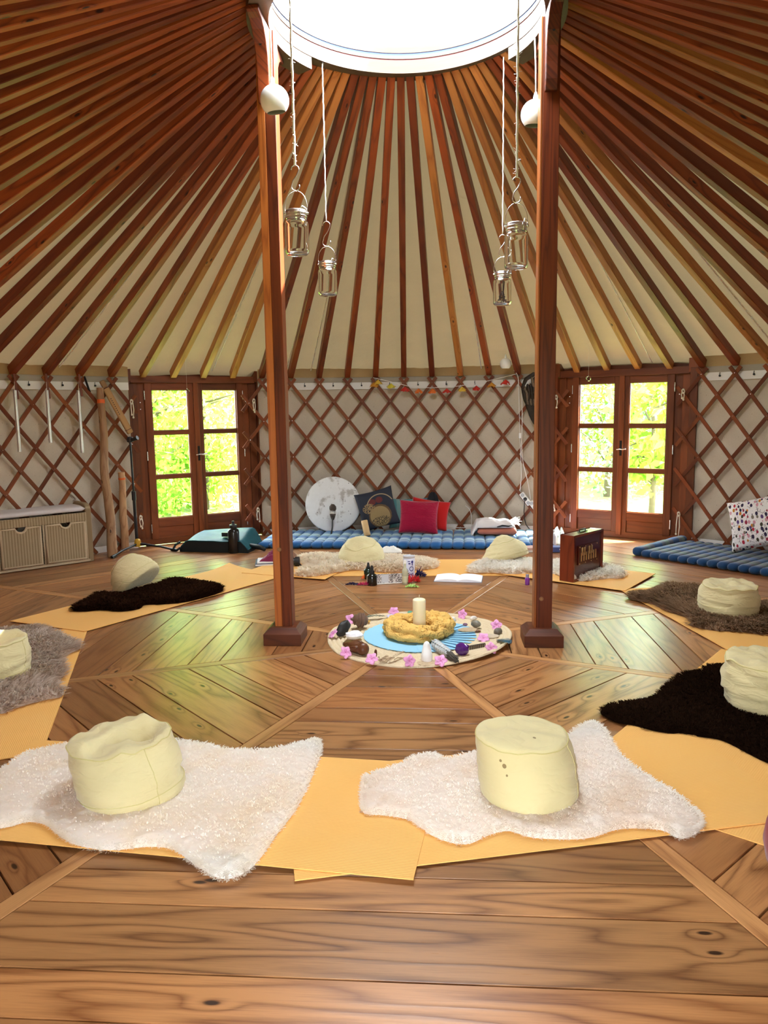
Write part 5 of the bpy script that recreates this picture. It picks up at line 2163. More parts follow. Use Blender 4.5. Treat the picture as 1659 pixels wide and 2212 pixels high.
def drum():
    t = NT('drum_hide')
    tc = t.n('ShaderNodeTexCoord').outputs['Object']
    n1 = t.noise(tc, 5.5, 5, .6)
    n2 = t.noise(tc, 22, 4, .7)
    c = t.mix(n2, (.70, .68, .65), (.80, .79, .77))
    k = t.ramp(n1, [(.54, (0, 0, 0)), (.62, (1, 1, 1))])
    c = t.mix(t.math('MULTIPLY', k, .75), c, (.34, .29, .24))
    sp = t.math('LESS_THAN', t.n('ShaderNodeTexVoronoi', None, Vector=tc, Scale=22.0).outputs['Distance'], .13)
    c = t.mix(t.math('MULTIPLY', t.math('MULTIPLY', sp, t.math('GREATER_THAN', n1, .48)), .8), c, (.08, .07, .06))
    hide = t.done(c, .6, t.bump(n2, .1, .003), .3)
    c0 = (-1.046, 4.100, 0.329)
    R = (-0.713, 4.100, 0.327)[0] - c0[0]
    root = empty('frame_drum', (c0[0], c0[1] + .02, MZ - .012), rot=(RAD(-11), 0, RAD(3)), label='large round frame drum with a mottled hide leaning on the back trellis', cat='drum')
    mt = Matrix.Translation((0, 0, R)) @ Matrix.Rotation(RAD(90), 4, 'X')
    b = MB()
    b.lathe([(0, .004), (R * .5, .004), (R * .96, .002), (R, -.008), (R * 1.003, -.03)], 64, mt)
    b.build('drum_head', hide, root, smooth=2)
    b = MB()
    b.lathe([(R * 1.0, -.02), (R * 1.004, -.14), (R * .97, -.14), (R * .97, -.02)], 64, mt)
    b.build('hoop', plain('drum_hoop', (.035, .02, .012), .5), root, smooth=True)
    # beater leaning against the head
    e0 = Vector((-1.028, 3.840, 0.026))
    e1 = Vector((-1.027, 4.000, 0.314))
    e0.z = max(e0.z, MZ + .012)
    br = empty('drum_beater', e0, label='drum beater with a dark handle and fluffy pale head leaning on the drum', cat='beater')
    d = e1 - e0
    b = MB()
    b.tube([(0, 0, 0), d * .3 + Vector((.006, 0, 0)), d * .75], [.011, .009, .008], 8)
    b.build('handle', plain('beater_handle', (.03, .026, .024), .6), br, smooth=2)
    b = MB()
    for i in range(240):
        rs = random.Random(i)
        v = Vector((rs.gauss(0, 1), rs.gauss(0, 1), rs.gauss(0, 1))).normalized()
        p = d * .95 + Vector((v.x * .022, v.y * .022, v.z * .030))
        q = d * .95 + Vector((v.x * .048, v.y * .045, v.z * .062))
        wv = v.orthogonal().normalized() * .005
        b.poly([p - wv, p + wv, q])
    b.lathe([(0, -.03), (.02, -.02), (.026, 0), (.02, .02), (0, .03)], 10, Matrix.Translation(d * .95))
    b.build('fluffy_head', plain('beater_fleece', (.78, .74, .66), .9, var=.3, scale=30), br, merge=False)
    b = MB()
    b.lathe([(0, .0), (.03, .006), (.042, .03), (.04, .06), (.02, .085), (0, .09)], 14, Matrix.Translation(d * 1.02))
    b.lathe([(.012, -.075), (.02, -.06), (.034, -.02), (.036, .0), (0, .0)], 12, Matrix.Translation(d * .92))
    b.build('leather_wrap', plain('dark_leather', (.055, .035, .022), .7, nz=.5), br, smooth=2)


drum()


def shaker():
    a = Vector((-0.595, 3.720, 0.061))
    a.z = MZ + .006
    root = empty('bamboo_shaker', a, rot=(RAD(-14), RAD(-13), 0), label='short bamboo shaker tube leaning on the black printed cushion', cat='shaker')
    b = MB()
    b.lathe([(0, 0), (.036, 0), (.038, .004), (.037, .08), (.038, .175), (.034, .18), (0, .18)], 20)
    b.build('tube', wood('bamboo', (.68, .45, .20), (.52, .31, .12), ring=3, knots=False, rough=.5), root, smooth=True)
    b = MB()
    b.lathe([(0, .1802), (.020, .1802), (.02, .182), (0, .182)], 12)
    b.build('end_hole', plain('hole', (.18, .10, .04), .9), root)


shaker()


def blankets():
    a = Vector((*(0.882, 3.864, 0.070)[:2], MZ + .002))
    b = MB()

    def fold(w, dp, h, seed):
        def f(u, v):
            A_ = 2 * pi * v
            x = (u - .5) * w
            e = min(1, sin(pi * u) * 6 + .02) ** .5
            y = math.copysign(abs(cos(A_)) ** .6, cos(A_)) * dp / 2
            z = h / 2 + math.copysign(abs(sin(A_)) ** .7, sin(A_)) * h / 2 * e
            z += .006 * noise.noise(Vector((x * 8, y * 8, seed))) * e
            return (x, y, max(0, z))
        return f
    f = fold(.44, .34, .085, 1)
    b.grid(f, 26, 24, cv=True)
    for u in (0, 1): b.poly([f(u, i / 24) for i in range(24)])
    o = b.build('folded_blanket', cloth('salmon_fleece', (.58, .20, .13), (.52, .17, .10), scale=300, strength=.3, blotch=9), smooth=2)
    o.location = a
    o.rotation_euler = (0, 0, RAD(-3))
    tag(o, 'folded salmon pink blanket on the turquoise mattress', 'blanket')
    root = empty('shawl', a + Vector((-.03, .01, .088)), label='white fringed shawl heaped on the salmon blanket', cat='shawl')
    b = MB()

    def g(u, v):
        x, y = (u - .5) * 2, (v - .5) * 2
        q = max(abs(x), abs(y))
        h = .075 * max(0, 1 - q ** 4) * (.6 + .5 * (1 - abs(noise.noise(Vector((x * 1.4, y * 3.2, 2))))) + .4 * noise.noise(Vector((x * 2, y * 2, 7))))
        z = .004 + max(0, h)
        X = x * .25 - .02
        if X < -.20: z -= (-.20 - X) * 1.5
        return (X, y * .165, z)
    b.grid(g, 40, 24)
    o = b.build('shawl_cloth', cloth('shawl_white', (.76, .70, .68), (.70, .63, .61), scale=400, strength=.2), root, smooth=2)
    md = o.modifiers.new('thick', 'SOLIDIFY')
    md.thickness = .004
    b = MB()
    rs = random.Random(3)
    for i in range(46):
        y = rs.uniform(-.15, .1)
        p = Vector((.20 + rs.uniform(-.03, .03), y, .04 + rs.uniform(-.02, .03)))
        b.tube([p, p + Vector((.03, rs.uniform(-.02, .02), .02)), p + Vector((.05 + rs.uniform(0, .03), rs.uniform(-.03, .03), rs.uniform(-.02, .04)))], .0035, 4)
    b.build('fringe', M['white'], root, smooth=2)
    b = MB()
    b.tube([(.02, -.172, .015), (.08, -.17, .03), (.15, -.165, .022), (.19, -.15, .03)], [.004, .010, .008, .003], 6)
    b.build('dark_motif', M['black'], root, smooth=2)


blankets()

# booklets, bottle and box in the sun beside the right post
xy = (1.135, 3.172)
z = .002
for i, (c, lb) in enumerate((((.80, .78, .74), 'thin white magazine at the bottom of the stack by the right post'), ((.62, .40, .34), 'pinkish magazine on top of the stack by the right post'))):
    root = empty('magazine', (xy[0] + .06 + .01 * i, xy[1], z), .05 * i, lb, 'magazine', 'magazines by the right post')
    b = MB()
    b.box((0, 0, .012), (.30, .21, .024))
    b.build('cover', plain('magazine_cover', c, .4), root, bev=.002)
    z += .0245
crumple('plastic_bag', (1.547, 3.612), (.16, .14, .16), plain('clear_film', (.70, .78, .74), .2, .6), 'crumpled translucent bag beside the right post', 'bag', seed=12)
bottle((1.447, 3.385), [(0, 0), (.036, 0), (.038, .004), (.038, .12), (.03, .145), (.014, .16), (0, .16)], [(.016, .158), (.016, .19), (0, .191)], plain('white_bottle', (.82, .83, .86), .3), M['white'], 'white plastic bottle half hidden by the right post')


def bluebox():
    x, y = (1.416, 3.117)
    root = empty('storage_box', (x, y, .002), .0, 'flat blue box on the floor beside the right post', 'box')
    b = MB()
    b.box((0, 0, .03), (.17, .12, .055))
    b.build('box_body', plain('blue_box', (.06, .09, .26), .4), root, bev=.006)
    b = MB()
    b.box((.055, -.061, .035), (.012, .003, .012))
    b.build('latch', M['white'], root)


bluebox()

# ================================================================ LEFT SIDE: BENCH, CHIMES, STICKS


def mk_wicker():
    t = NT('woven_wicker')
    uv = t.n('ShaderNodeUVMap').outputs[0]
    sp = t.n('ShaderNodeSeparateXYZ', None, Vector=uv)
    rib = t.math('PINGPONG', t.math('MULTIPLY', sp.outputs[0], 1 / .026), .5)
    rib = t.math('POWER', t.math('MULTIPLY', rib, 2), 1.5)
    fine = t.math('SINE', t.math('ADD', t.math('MULTIPLY', sp.outputs[1], 2 * pi / .007), t.math('MULTIPLY', t.math('SINE', t.math('MULTIPLY', sp.outputs[0], 2 * pi / .026)), 1.2)))
    n = t.noise(t.comb(t.math('MULTIPLY', sp.outputs[0], 60), t.math('MULTIPLY', sp.outputs[1], 260)), 1.0, 2)
    c = t.mix(rib, (.33, .235, .125), (.60, .47, .29))
    c = t.mix(t.math('MULTIPLY', t.math('ADD', fine, 1), .16), c, (.17, .11, .05))
    c = t.mix(t.math('MULTIPLY', n, .3), c, (.22, .15, .08))
    h = t.math('ADD', rib, t.math('MULTIPLY', fine, .35))
    return t.done(c, .7, t.bump(h, .6, .004), .3)


M['wicker'] = mk_wicker()
M['cane'] = plain('cane_wrap', (.60, .46, .29), .6, nz=.5, scale=150, var=.25)


def bench():
    p0 = Vector((-3.954, 2.007, 0))
    p1 = Vector((-3.323, 2.648, 0))
    d = (p1 - p0).normalized()
    org = p0 - d * .055
    root = empty('wicker_bench', org, atan2(d.y, d.x), 'wicker storage bench with a white seat pad and two pull-out baskets', 'bench')
    L, Dp = .955, .40
    wk, cn = M['wicker'], M['cane']

    def W(nm, c, s, mt=wk, bev=.006, axis=None, par=root):
        b = MB()
        b.box(c, s, axis=axis)
        return b.build(nm, mt, par, bev=bev)
    # end panels with rounded arms
    for x, s in ((.028, 1), (L - .028, -1)):
        b = MB()
        pr = [(0, .0), (Dp, .0), (Dp, .52), (Dp * .93, .575), (Dp * .80, .60), (.10, .60), (.03, .585), (0, .54)]
        m4 = Matrix(((0, 0, 1, x - .028), (1, 0, 0, 0), (0, 1, 0, 0), (0, 0, 0, 1)))
        b.prism(pr, .056, m4)
        b.build('end_panel', wk, root, bev=.010)
    W('front_rail', (L / 2, .012, .470), (L - .10, .03, .085), axis='x')
    W('bottom_rail', (L / 2, .015, .020), (L - .06, .03, .030), cn)
    W('back_panel', (L / 2, Dp - .015, .26), (L - .10, .025, .52))
    W('inner_board', (L / 2, Dp / 2, .435), (L - .10, Dp - .05, .012))
    W('inner_board', (L / 2, Dp / 2, .012), (L - .10, Dp - .05, .012))
    for x in (.062, L / 2 + .002, L - .062):
        b = MB()
        b.tube([(x, .008, .03), (x, .008, .43)], .010, 8)
        b.build('frame_pole', cn, root, smooth=2)
    # baskets
    for x0, x1 in ((.075, .455), (.487, .885)):
        w = x1 - x0
        h = .392
        z0 = .036
        bk = MB()
        r, cx = .052, w / 2
        arc = [(cx + r * cos(a), h - r * 0.95 * sin(a)) for a in [pi * i / 10 for i in range(11)]]
        out = [(0, 0), (w, 0), (w, h), (cx + r, h)] + arc[1:-1] + [(cx - r, h), (0, h)]
        m4 = Matrix(((1, 0, 0, x0), (0, 0, -1, .004), (0, 1, 0, z0), (0, 0, 0, 1)))
        bk.prism(out, .018, m4)
        bk.box(((x0 + x1) / 2, .18, z0 + .006), (w - .01, .33, .010))
        bk.box((x0 + .006, .18, z0 + .17), (.010, .33, .34))
        bk.box((x1 - .006, .18, z0 + .17), (.010, .33, .34))
        bk.box(((x0 + x1) / 2, .34, z0 + .17), (w - .01, .010, .34))
        o = bk.build('basket', wk, root)
        rim = MB()
        yy = -.012
        P = lambda q: (x0 + q[0], yy, z0 + q[1])
        rim.tube([P((.012, .012)), P((w - .012, .012)), P((w - .012, h - .010)), P((cx + r, h - .010))] + [P((a[0], a[1] - .004)) for a in arc[1:-1]] + [P((cx - r, h - .010)), P((.012, h - .010)), P((.012, .012))], .011, 8)
        rim.build('basket_rim', cn, o, smooth=2)
    b = MB()

    def f(u, v):
        A_ = 2 * pi * v
        x = .055 + u * (L - .11)
        e = min(1, sin(pi * min(.999, max(.001, u))) * 12) ** .4
        y = Dp / 2 + math.copysign(abs(cos(A_)) ** .5, cos(A_)) * (Dp / 2 - .012)
        z = .548 + math.copysign(abs(sin(A_)) ** .6, sin(A_)) * .030 * e + .004 * noise.noise(Vector((x * 5, y * 6, 1)))
        return (x, y, z)
    b.grid(f, 34, 26, cv=True)
    for u in (0, 1): b.poly([f(u, i / 26) for i in range(26)])
    b.build('seat_pad', cloth('seat_pad_white', (.70, .65, .64), (.64, .58, .57), scale=700, blotch=4), root, smooth=2)


bench()
ALU = plain('aluminium_tube', (.72, .70, .68), .32, metal=.9)
for (x0, y0, x1, y1, lb) in ((32, 843, 43, 976, 'silver chime tube hanging from the trellis, first from the left edge'),
                             (101, 843, 112, 956, 'shortest silver chime tube, middle of the three on the trellis'),
                             (169, 843, 181, 978, 'silver chime tube hanging nearest the tall wooden stick')):
    root = empty('chime_tube', (0, 0, 0), label=lb, cat='chime', group='chime tubes on the trellis')
    p = {32: ((-3.849, 2.331, 1.739), (-3.848, 2.333, 1.147), (-3.882, 2.393, 1.878), (-3.836, 2.353, 1.655)), 101: ((-3.672, 2.601, 1.743), (-3.665, 2.611, 1.222), (-3.703, 2.661, 1.887), (-3.660, 2.619, 1.661)), 169: ((-3.474, 2.860, 1.746), (-3.465, 2.871, 1.103), (-3.490, 2.935, 1.890), (-3.452, 2.887, 1.685))}[x0]
    t0, t1, k0, k1 = [Vector(q) for q in p]
    root.location = (t0.x, t0.y, t1.z)
    base = Vector(root.location)
    b = MB()
    b.tube([(0, 0, 0), (0, 0, t0.z - t1.z)], .0165, 16)
    b.build('tube', ALU, root, smooth=True)
    b = MB()
    b.tube([(0, 0, t0.z - t1.z - .01), Vector(k0) - base], .002, 5)
    b.build('cord', M['rope'], root, smooth=2)
    b = MB()
    b.bar(Vector(k0) - base + Vector((0, 0, .02)), Vector(k1) - base, .022, .014)
    b.build('hanger_peg', M['slat'], root, bev=.002)

BARK = wood('barked_stick', (.50, .30, .15), (.25, .11, .045), ring=5, knots=True, rough=.6, vs=9, us=2.2)
BAND = plain('orange_band', (.75, .13, .02), .5)


def stick(top, bot, r0, r1, label, wob, seed, band):
    top, bot = Vector(top), Vector(bot)
    bot.z = .001
    root = empty('wooden_stick', bot, label=label, cat='stick')
    d = top - bot
    n = 22
    pts, rr = [], []
    for i in range(n + 1):
        t = i / n
        w = Vector((noise.noise(Vector((t * 3, seed, 0))), noise.noise(Vector((t * 3, seed, 5))), 0)) * wob * sin(pi * t) ** .6
        pts.append(d * t + w)
        rr.append((r1 + (r0 - r1) * t) * (1 + .07 * noise.noise(Vector((t * 9, seed, 9)))))
    b = MB()
    b.tube(pts, rr, 14)
    b.build('shaft', BARK, root, smooth=True)
    b = MB()
    i = int(n * band)
    b.tube([pts[i], pts[i] * .5 + pts[i + 1] * .5], rr[i] * 1.06, 14)
    b.build('band', BAND, root, smooth=True)


stick((-3.335, 3.066, 1.772), (-3.228, 2.869, 0.000), .036, .052, 'tall knobbly wooden stick with an orange band leaning on the trellis', .03, 3, .945)
stick((-3.202, 3.162, 0.874), (-3.231, 3.213, 0.000), .034, .044, 'shorter wooden stick with a thin orange band beside the microphone stand', .015, 8, .93)


def flute():
    a, b_ = Vector((-3.326, 3.090, 1.850)), Vector((-3.106, 3.242, 1.288))
    root = empty('bamboo_flute', b_, label='flat wooden flute hung slanting on the trellis left of the door', cat='flute')
    d = a - b_
    er = pol(math.degrees(atan2(a.x, a.y)), 1)
    b = MB()
    b.bar((0, 0, 0), d * .86, .072, .036, up=er)
    b.build('flute_body', wood('flute_wood', (.42, .24, .09), (.27, .13, .04), ring=4, knots=True, rough=.5), root, bev=.014)
    b = MB()
    b.bar(d * .865, d * 1.0, .058, .030, up=er)
    b.build('mouthpiece', wood('flute_head', (.36, .20, .07), (.24, .11, .03), ring=4, knots=False), root, bev=.012)
    side = d.normalized().cross(er)
    h = MB()
    for i in range(9):
        c = d * (.38 + .036 * i) - er * .0185 + side * .012
        mt = Matrix.Translation(c) @ (-er).to_track_quat('Z', 'Y').to_matrix().to_4x4()
        h.lathe([(0, 0), (.0055, 0), (.0055, .001), (0, .001)], 8, mt)
    h.build('finger_hole', M['black'], root)
    for t in (.07, .855):
        b = MB()
        b.bar(d * t, d * (t + .012), .075, .039, up=er)
        b.build('binding', plain('flute_binding', (.10, .02, .01), .5), root, bev=.008)


flute()
b = MB()
q = Vector((-3.451, 2.966, 1.881))
b.tube([q, q + Vector((.02, -.01, -.06)), q + Vector((.05, -.03, -.13)), q + Vector((.075, -.04, -.15)), q + Vector((.06, -.035, -.12)), q + Vector((.025, -.015, -.03)), q + Vector((.005, 0, .01))], .006, 6)
tag(b.build('cord_loop', M['black'], smooth=2), 'black cord loop hanging on the trellis behind the flute', 'cord')


def micstand():
    f0 = Vector((-3.117, 3.267, 0.000))
    top = Vector((-3.101, 3.206, 1.220))
    root = empty('microphone_stand', (f0.x, f0.y, 0), label='black microphone stand with a yellow foot hub left of the left door', cat='stand')
    o = Vector((f0.x, f0.y, 0))
    tp = top - o
    bl = M['black']
    b = MB()
    b.tube([(0, 0, .10), tp * .48 + Vector((0, 0, .05))], .017, 12)
    b.build('lower_tube', bl, root, smooth=True)
    b = MB()
    b.tube([tp * .48, tp], .011, 10)
    b.build('upper_tube', bl, root, smooth=True)
    b = MB()
    b.tube([tp * .46, tp * .54], .023, 12)
    b.build('clutch', bl, root, smooth=True)
    hub = Vector((.02, -.03, .075))
    b = MB()
    b.lathe([(0, 0), (.036, 0), (.040, .03), (.034, .07), (.02, .085), (0, .085)], 8, Matrix.Translation(hub - Vector((0, 0, .03))))
    b.build('foot_hub', plain('yellow_hub', (.62, .36, .03), .4), root, bev=.003)
    for e, nm in (((*(-2.656, 3.180), .014), 1), ((*(-3.195, 2.794), .014), 2), ((f0.x + .05, f0.y + .22, .014), 3)):
        e = Vector(e) - o
        b = MB()
        b.tube([hub, hub * .4 + e * .6 + Vector((0, 0, .012)), e], .012, 8)
        b.build('leg', bl, root, smooth=True)
        b = MB()
        b.tube([e - (e - hub).normalized() * .05, e + (e - hub).normalized() * .012], .018, 8)
        b.build('rubber_foot', bl, root, smooth=True)
    b = MB()
    r2 = tp
    b.lathe([(0, -.03), (.032, -.025), (.036, .0), (.028, .03), (0, .035)], 10, Matrix.Translation(r2))
    b.tube([r2 + Vector((.0, 0, .0)), r2 + Vector((.05, -.02, .005)), r2 + Vector((.095, -.03, .022))], [.026, .018, .024], 8)
    b.build('clamp_head', bl, root, smooth=True)


micstand()


def bag():
    a, c = Vector((-2.579, 3.152, 0.000)), Vector((-1.916, 3.067, 0.000))
    d = (c - a)
    L = d.length
    dx = d.normalized()
    root = empty('shoulder_bag', a, atan2(d.y, d.x), 'teal and black shoulder bag lying in front of the left door', 'bag')
    teal = plain('teal_fabric', (.007, .085, .105), .55, nz=.4, scale=25, var=.4)
    dk = plain('dark_bag_fabric', (.003, .006, .007), .6, nz=.3, scale=30)
    b = MB()

    def f(u, v):
        x = -.02 + u * (L + .12)
        y = v * .42
        ex = min(1, sin(pi * min(.999, max(.001, u * .96 + .02))) * 2.6) ** .7
        z = (.125 + .12 * v * (.45 + .55 * u)) * ex * (1 - .25 * max(0, v - .8) * 5 * .3) + .012 * noise.noise(Vector((u * 4, v * 4, 2)))
        return (x, y - .0, max(.01, z))
    b.grid(f, 30, 14)
    b.build('flap', teal, root, smooth=2)
    b = MB()
    for i in range(30):
        p, q = f(i / 30, 0), f((i + 1) / 30, 0)
        b.poly([(p[0], p[1] - .0, .002), (q[0], q[1], .002), (q[0], q[1], q[2] - .004), (p[0], p[1], p[2] - .004)])
    for i in range(14):
        p, q = f(1, i / 14), f(1, (i + 1) / 14)
        b.poly([(p[0], p[1], .002), (q[0], q[1], .002), (q[0], q[1], q[2]), (p[0], p[1], p[2])])
        p, q = f(0, i / 14), f(0, (i + 1) / 14)
        b.poly([(p[0], p[1], .002), (q[0], q[1], .002), (q[0], q[1], q[2]), (p[0], p[1], p[2])])
    for i in range(30):
        p, q = f(i / 30, 1), f((i + 1) / 30, 1)
        b.poly([(p[0], p[1], .002), (q[0], q[1], .002), (q[0], q[1], q[2]), (p[0], p[1], p[2])])
    b.build('gusset', dk, root, smooth=2)
    b = MB()
    b.tube([f(i / 30, 0) for i in range(31)], .006, 6)
    b.tube([f(1, i / 14) for i in range(15)], .006, 6)
    b.build('piping', teal, root, smooth=2)
    b = MB()
    b.box((L * .72, .10, .185), (.085, .05, .045))
    b.build('buckle', M['black'], root, bev=.006)
    b = MB()
    b.tube([(-.03, .05, .10), (-.075, .02, .075), (-.085, -.02, .03), (-.04, -.03, .02), (.0, -.02, .05)], .014, 6)
    b.tube([(L + .08, .12, .06), (L + .20, .10, .05), (L + .26, .08, .03)], [.03, .028, .022], 8)
    b.build('strap', dk, root, smooth=2)


bag()
bottle((-1.979, 3.094), [(0, 0), (.058, 0), (.061, .006), (.061, .225), (.056, .25), (.036, .265), (.036, .285), (0, .285)], [(.040, .283), (.040, .305), (.022, .307), (.022, .312), (.014, .314), (.012, .345), (0, .347)], plain('flask_metal', (.02, .018, .016), .22, .6, metal=.4), M['black'], 'tall black drinking bottle standing in front of the teal bag')

# ================================================================ ROPE TIES AT THE DOOR POSTS


def rope_tie(p, ln, label, seed, loop=True):
    p = Vector(p)
    er = pol(math.degrees(atan2(p.x, p.y)), 1)
    et = Vector((er.y, -er.x, 0))
    root = empty('rope_tie', p, label=label, cat='rope', group='rope ties at the door posts')
    rs = random.Random(seed)
    b = MB()
    k = MB()
    for i in range(3):
        a = i * 2.1
        k.tube([et * (.011 * cos(a + t)) * 1.2 + Vector((0, 0, .015 * sin(a + t) * (1 + .3 * i))) - er * (.012 + .006 * sin(3 * t)) for t in np.linspace(0, 6.0, 14)], .006, 6)
    k.build('knot', M['rope'], root, smooth=2)
    for s in (-1, 1):
        l = ln * (1 if s > 0 else .82)
        pts = [et * (.010 * s) - er * .02 + Vector((0, 0, -.01)), et * (.016 * s + rs.uniform(-.004, .004)) - er * .024 + Vector((0, 0, -l * .5)), et * (.013 * s + rs.uniform(-.01, .01)) - er * .02 + Vector((0, 0, -l))]
        b.tube(pts, .0055, 6)
        b.lathe([(0, -.012), (.010, -.008), (.011, .004), (.005, .012), (0, .012)], 8, Matrix.Translation(pts[-1]))
    b.build('rope_end', M['rope'], root, smooth=2)


for i, (p, l, lb) in enumerate((
        ((-3.120, 3.339, 1.627), .17, 'white rope tie high on the left post of the left door'),
        ((-3.100, 3.358, 0.350), .12, 'white rope tie low on the left post of the left door'),
        ((-1.956, 4.130, 1.627), .13, 'white rope tie high on the right post of the left door'),
        ((-1.955, 4.131, 0.330), .14, 'white rope tie low on the right post of the left door'),
        ((1.599, 4.281, 1.616), .12, 'white rope tie high on the left post of the right door'),
        ((1.582, 4.287, 0.333), .05, 'white rope tie low on the left post of the right door'),
        ((2.831, 3.587, 1.650), .09, 'white rope tie high on the right post of the right door'),
        ((2.832, 3.587, 0.329), .27, 'long white rope tie low on the right post of the right door'))):
    rope_tie(p, l, lb, i)

# ================================================================ HANGING THINGS
XTAL = thin_glass('crystal_glass', (.93, .95, .93), 2.2)
for px, lb in (((-2.512, 3.400, 1.728), 'small clear crystal ball hanging in front of the left door'), ((1.834, 3.620, 1.800), 'small clear crystal ball hanging in front of the right door')):
    p = Vector(px)
    root = empty('crystal_ball', p, label=lb, cat='crystal', group='crystal balls hanging by the doors')
    b = MB()
    b.grid(lambda u, v: (.028 * cos(pi * (v - .5)) * cos(2 * pi * u), .028 * cos(pi * (v - .5)) * sin(2 * pi * u), .028 * sin(pi * (v - .5))), 14, 10, cu=True)
    b.build('ball', XTAL, root)
    b = MB()
    r = math.hypot(p.x, p.y)
    zr = Z0 + (R0 - r) * (Z1 - Z0) / (R0 - R1) - .04
    b.tube([(0, 0, .027), (0, 0, zr - p.z)], .0008, 4)
    b.build('thread', M['rope'], root)
    b = MB()
    b.lathe([(.006, .026), (.006, .034), (0, .035)], 8)
    b.build('cap', M['steel'], root)

JAR_G = solid_glass('jar_glass', (.97, .99, .98))


def jar(xyz, R, H, label, cord_top, hook, fluffy, sprig=False, seed=0):
    """xyz: bottom centre of the jar"""
    base = Vector(xyz)
    root = empty('glass_jar', base, label=label, cat='jar', group='glass jars hanging under the roof ring')
    zs = H * .80
    outer = [(0, .0), (R * .82, .0), (R * .97, R * .13), (R, R * .30), (R, zs * .84), (R * .95, zs * .92), (R * .80, zs * .98), (R * .76, zs), (R * .76, H * .86)]
    inner = [(r * .93, z + .006) for r, z in outer[:-1]][::-1]
    b = MB()
    b.lathe(outer + [(R * .70, H * .86)] + inner[:-1] + [(0, .008)], 28)
    b.build('glass_body', JAR_G, root, smooth=True)
    b = MB()
    b.lathe([(R * .80, zs), (R * .86, zs + .002), (R * .82, H * .84), (R * .86, H * .87), (R * .86, H * .985), (R * .80, H), (0, H)], 28)
    for z in (H * .86, H * .93):
        b.tube([(R * .87 * cos(a), R * .87 * sin(a), z) for a in [2 * pi * i / 24 for i in range(24)]], R * .035, 6, closed=True)
    b.build('lid', M['steel'], root, smooth=True)
    b = MB()
    hb = H * .52
    b.tube([(-R * .92, 0, H * .93)] + [(-R * .92 * cos(a), 0, H * 1.08 + (hb - H * .16) * sin(a)) for a in [pi * i / 14 for i in range(15)]] + [(R * .92, 0, H * .93)], R * .030, 6)
    for s in (-1, 1): b.lathe([(0, -.006), (.007, -.004), (.007, .004), (0, .006)], 8, Matrix.Translation((s * R * .93, 0, H * .93)))
    b.build('bail_handle', M['steel'], root, smooth=2)
    b = MB()
    b.tube([(R * .5, -R * .72, H * .80), (R * .52, -R * .78, H * .95), (R * .62, -R * .66, H * 1.06), (R * .9, -R * .3, H * 1.02), (R * .98, -R * .1, H * .92)], R * .03, 6)
    b.build('clip', M['steel'], root, smooth=2)
    if sprig:
        b = MB()
        rs = random.Random(2)
        for i in range(5):
            x, y = rs.uniform(-.3, .3) * R, rs.uniform(-.3, .3) * R
            b.tube([(x, y, H * .72), (x * .6, y * .6, H * .4), (x * 1.2, y * 1.2, H * .12)], .0018, 4)
        for i in range(70):
            t = rs.random()
            z = H * (.05 + .36 * t)
            q = R * .62 * (1 - t * .8)
            c = (rs.uniform(-q, q), rs.uniform(-q, q) * .8, z)
            b.lathe([(0, -.005), (.0045, 0), (0, .005)], 5, Matrix.Translation(c))
        b.build('dried_sprig', plain('dried_lavender', (.07, .04, .04), .8), root)
    # hook and string: they carry the jar but come off it
    top_b = H * 1.08 + (hb - H * .16)
    sroot = empty('hanging_string', base + Vector((0, 0, top_b)), label=cord_top[1], cat='string', group='strings and S-hooks of the hanging jars')
    b = MB()
    hs_ = hook
    r1 = hs_ * .155
    r2 = hs_ * .165
    pts = [(r2 * cos(a_), 0, r2 + r2 * sin(a_)) for a_ in [RAD(20 - i * 25) for i in range(9)]]
    pts += [(-r2 * .55, 0, hs_ * .40), (r1 * .3, 0, hs_ * .56)]
    pts += [(r1 * cos(a_), 0, hs_ * .97 - r1 + r1 * sin(a_)) for a_ in [RAD(-15 + i * 25) for i in range(9)]]
    b.tube(pts, .0032, 6)
    b.build('s_hook', M['steel'], sroot, smooth=2)
    b = MB()
    t0 = Vector((0, 0, hs_ * .97))
    t1 = Vector(cord_top[0]) - base - Vector((0, 0, top_b))
    n = 30
    rr = [(.0042 if not fluffy else .0065 + .003 * noise.noise(Vector((i * 1.3, seed, 0)))) for i in range(n + 1)]
    b.tube([t0 + (t1 - t0) * (i / n) + Vector((.0015 * sin(i * 2.1), .0015 * cos(i * 1.7), 0)) for i in range(n + 1)], rr, 6)
    if fluffy:
        rs = random.Random(seed)
        for i in range(90):
            c = t0 + (t1 - t0) * rs.random()
            a = rs.uniform(0, 6.28)
            e = c + Vector((cos(a), sin(a), rs.uniform(-.8, .8))) * rs.uniform(.008, .022)
            b.tube([c, e], .0012, 3)
    b.build('cord', M['white'], sroot, smooth=2)
    b = MB()
    b.lathe([(0, 0), (.010, 0), (.006, .014), (.004, .02), (0, .02)], 8, Matrix.Translation(t1))
    b.build('screw_eye', M['steel'], sroot)


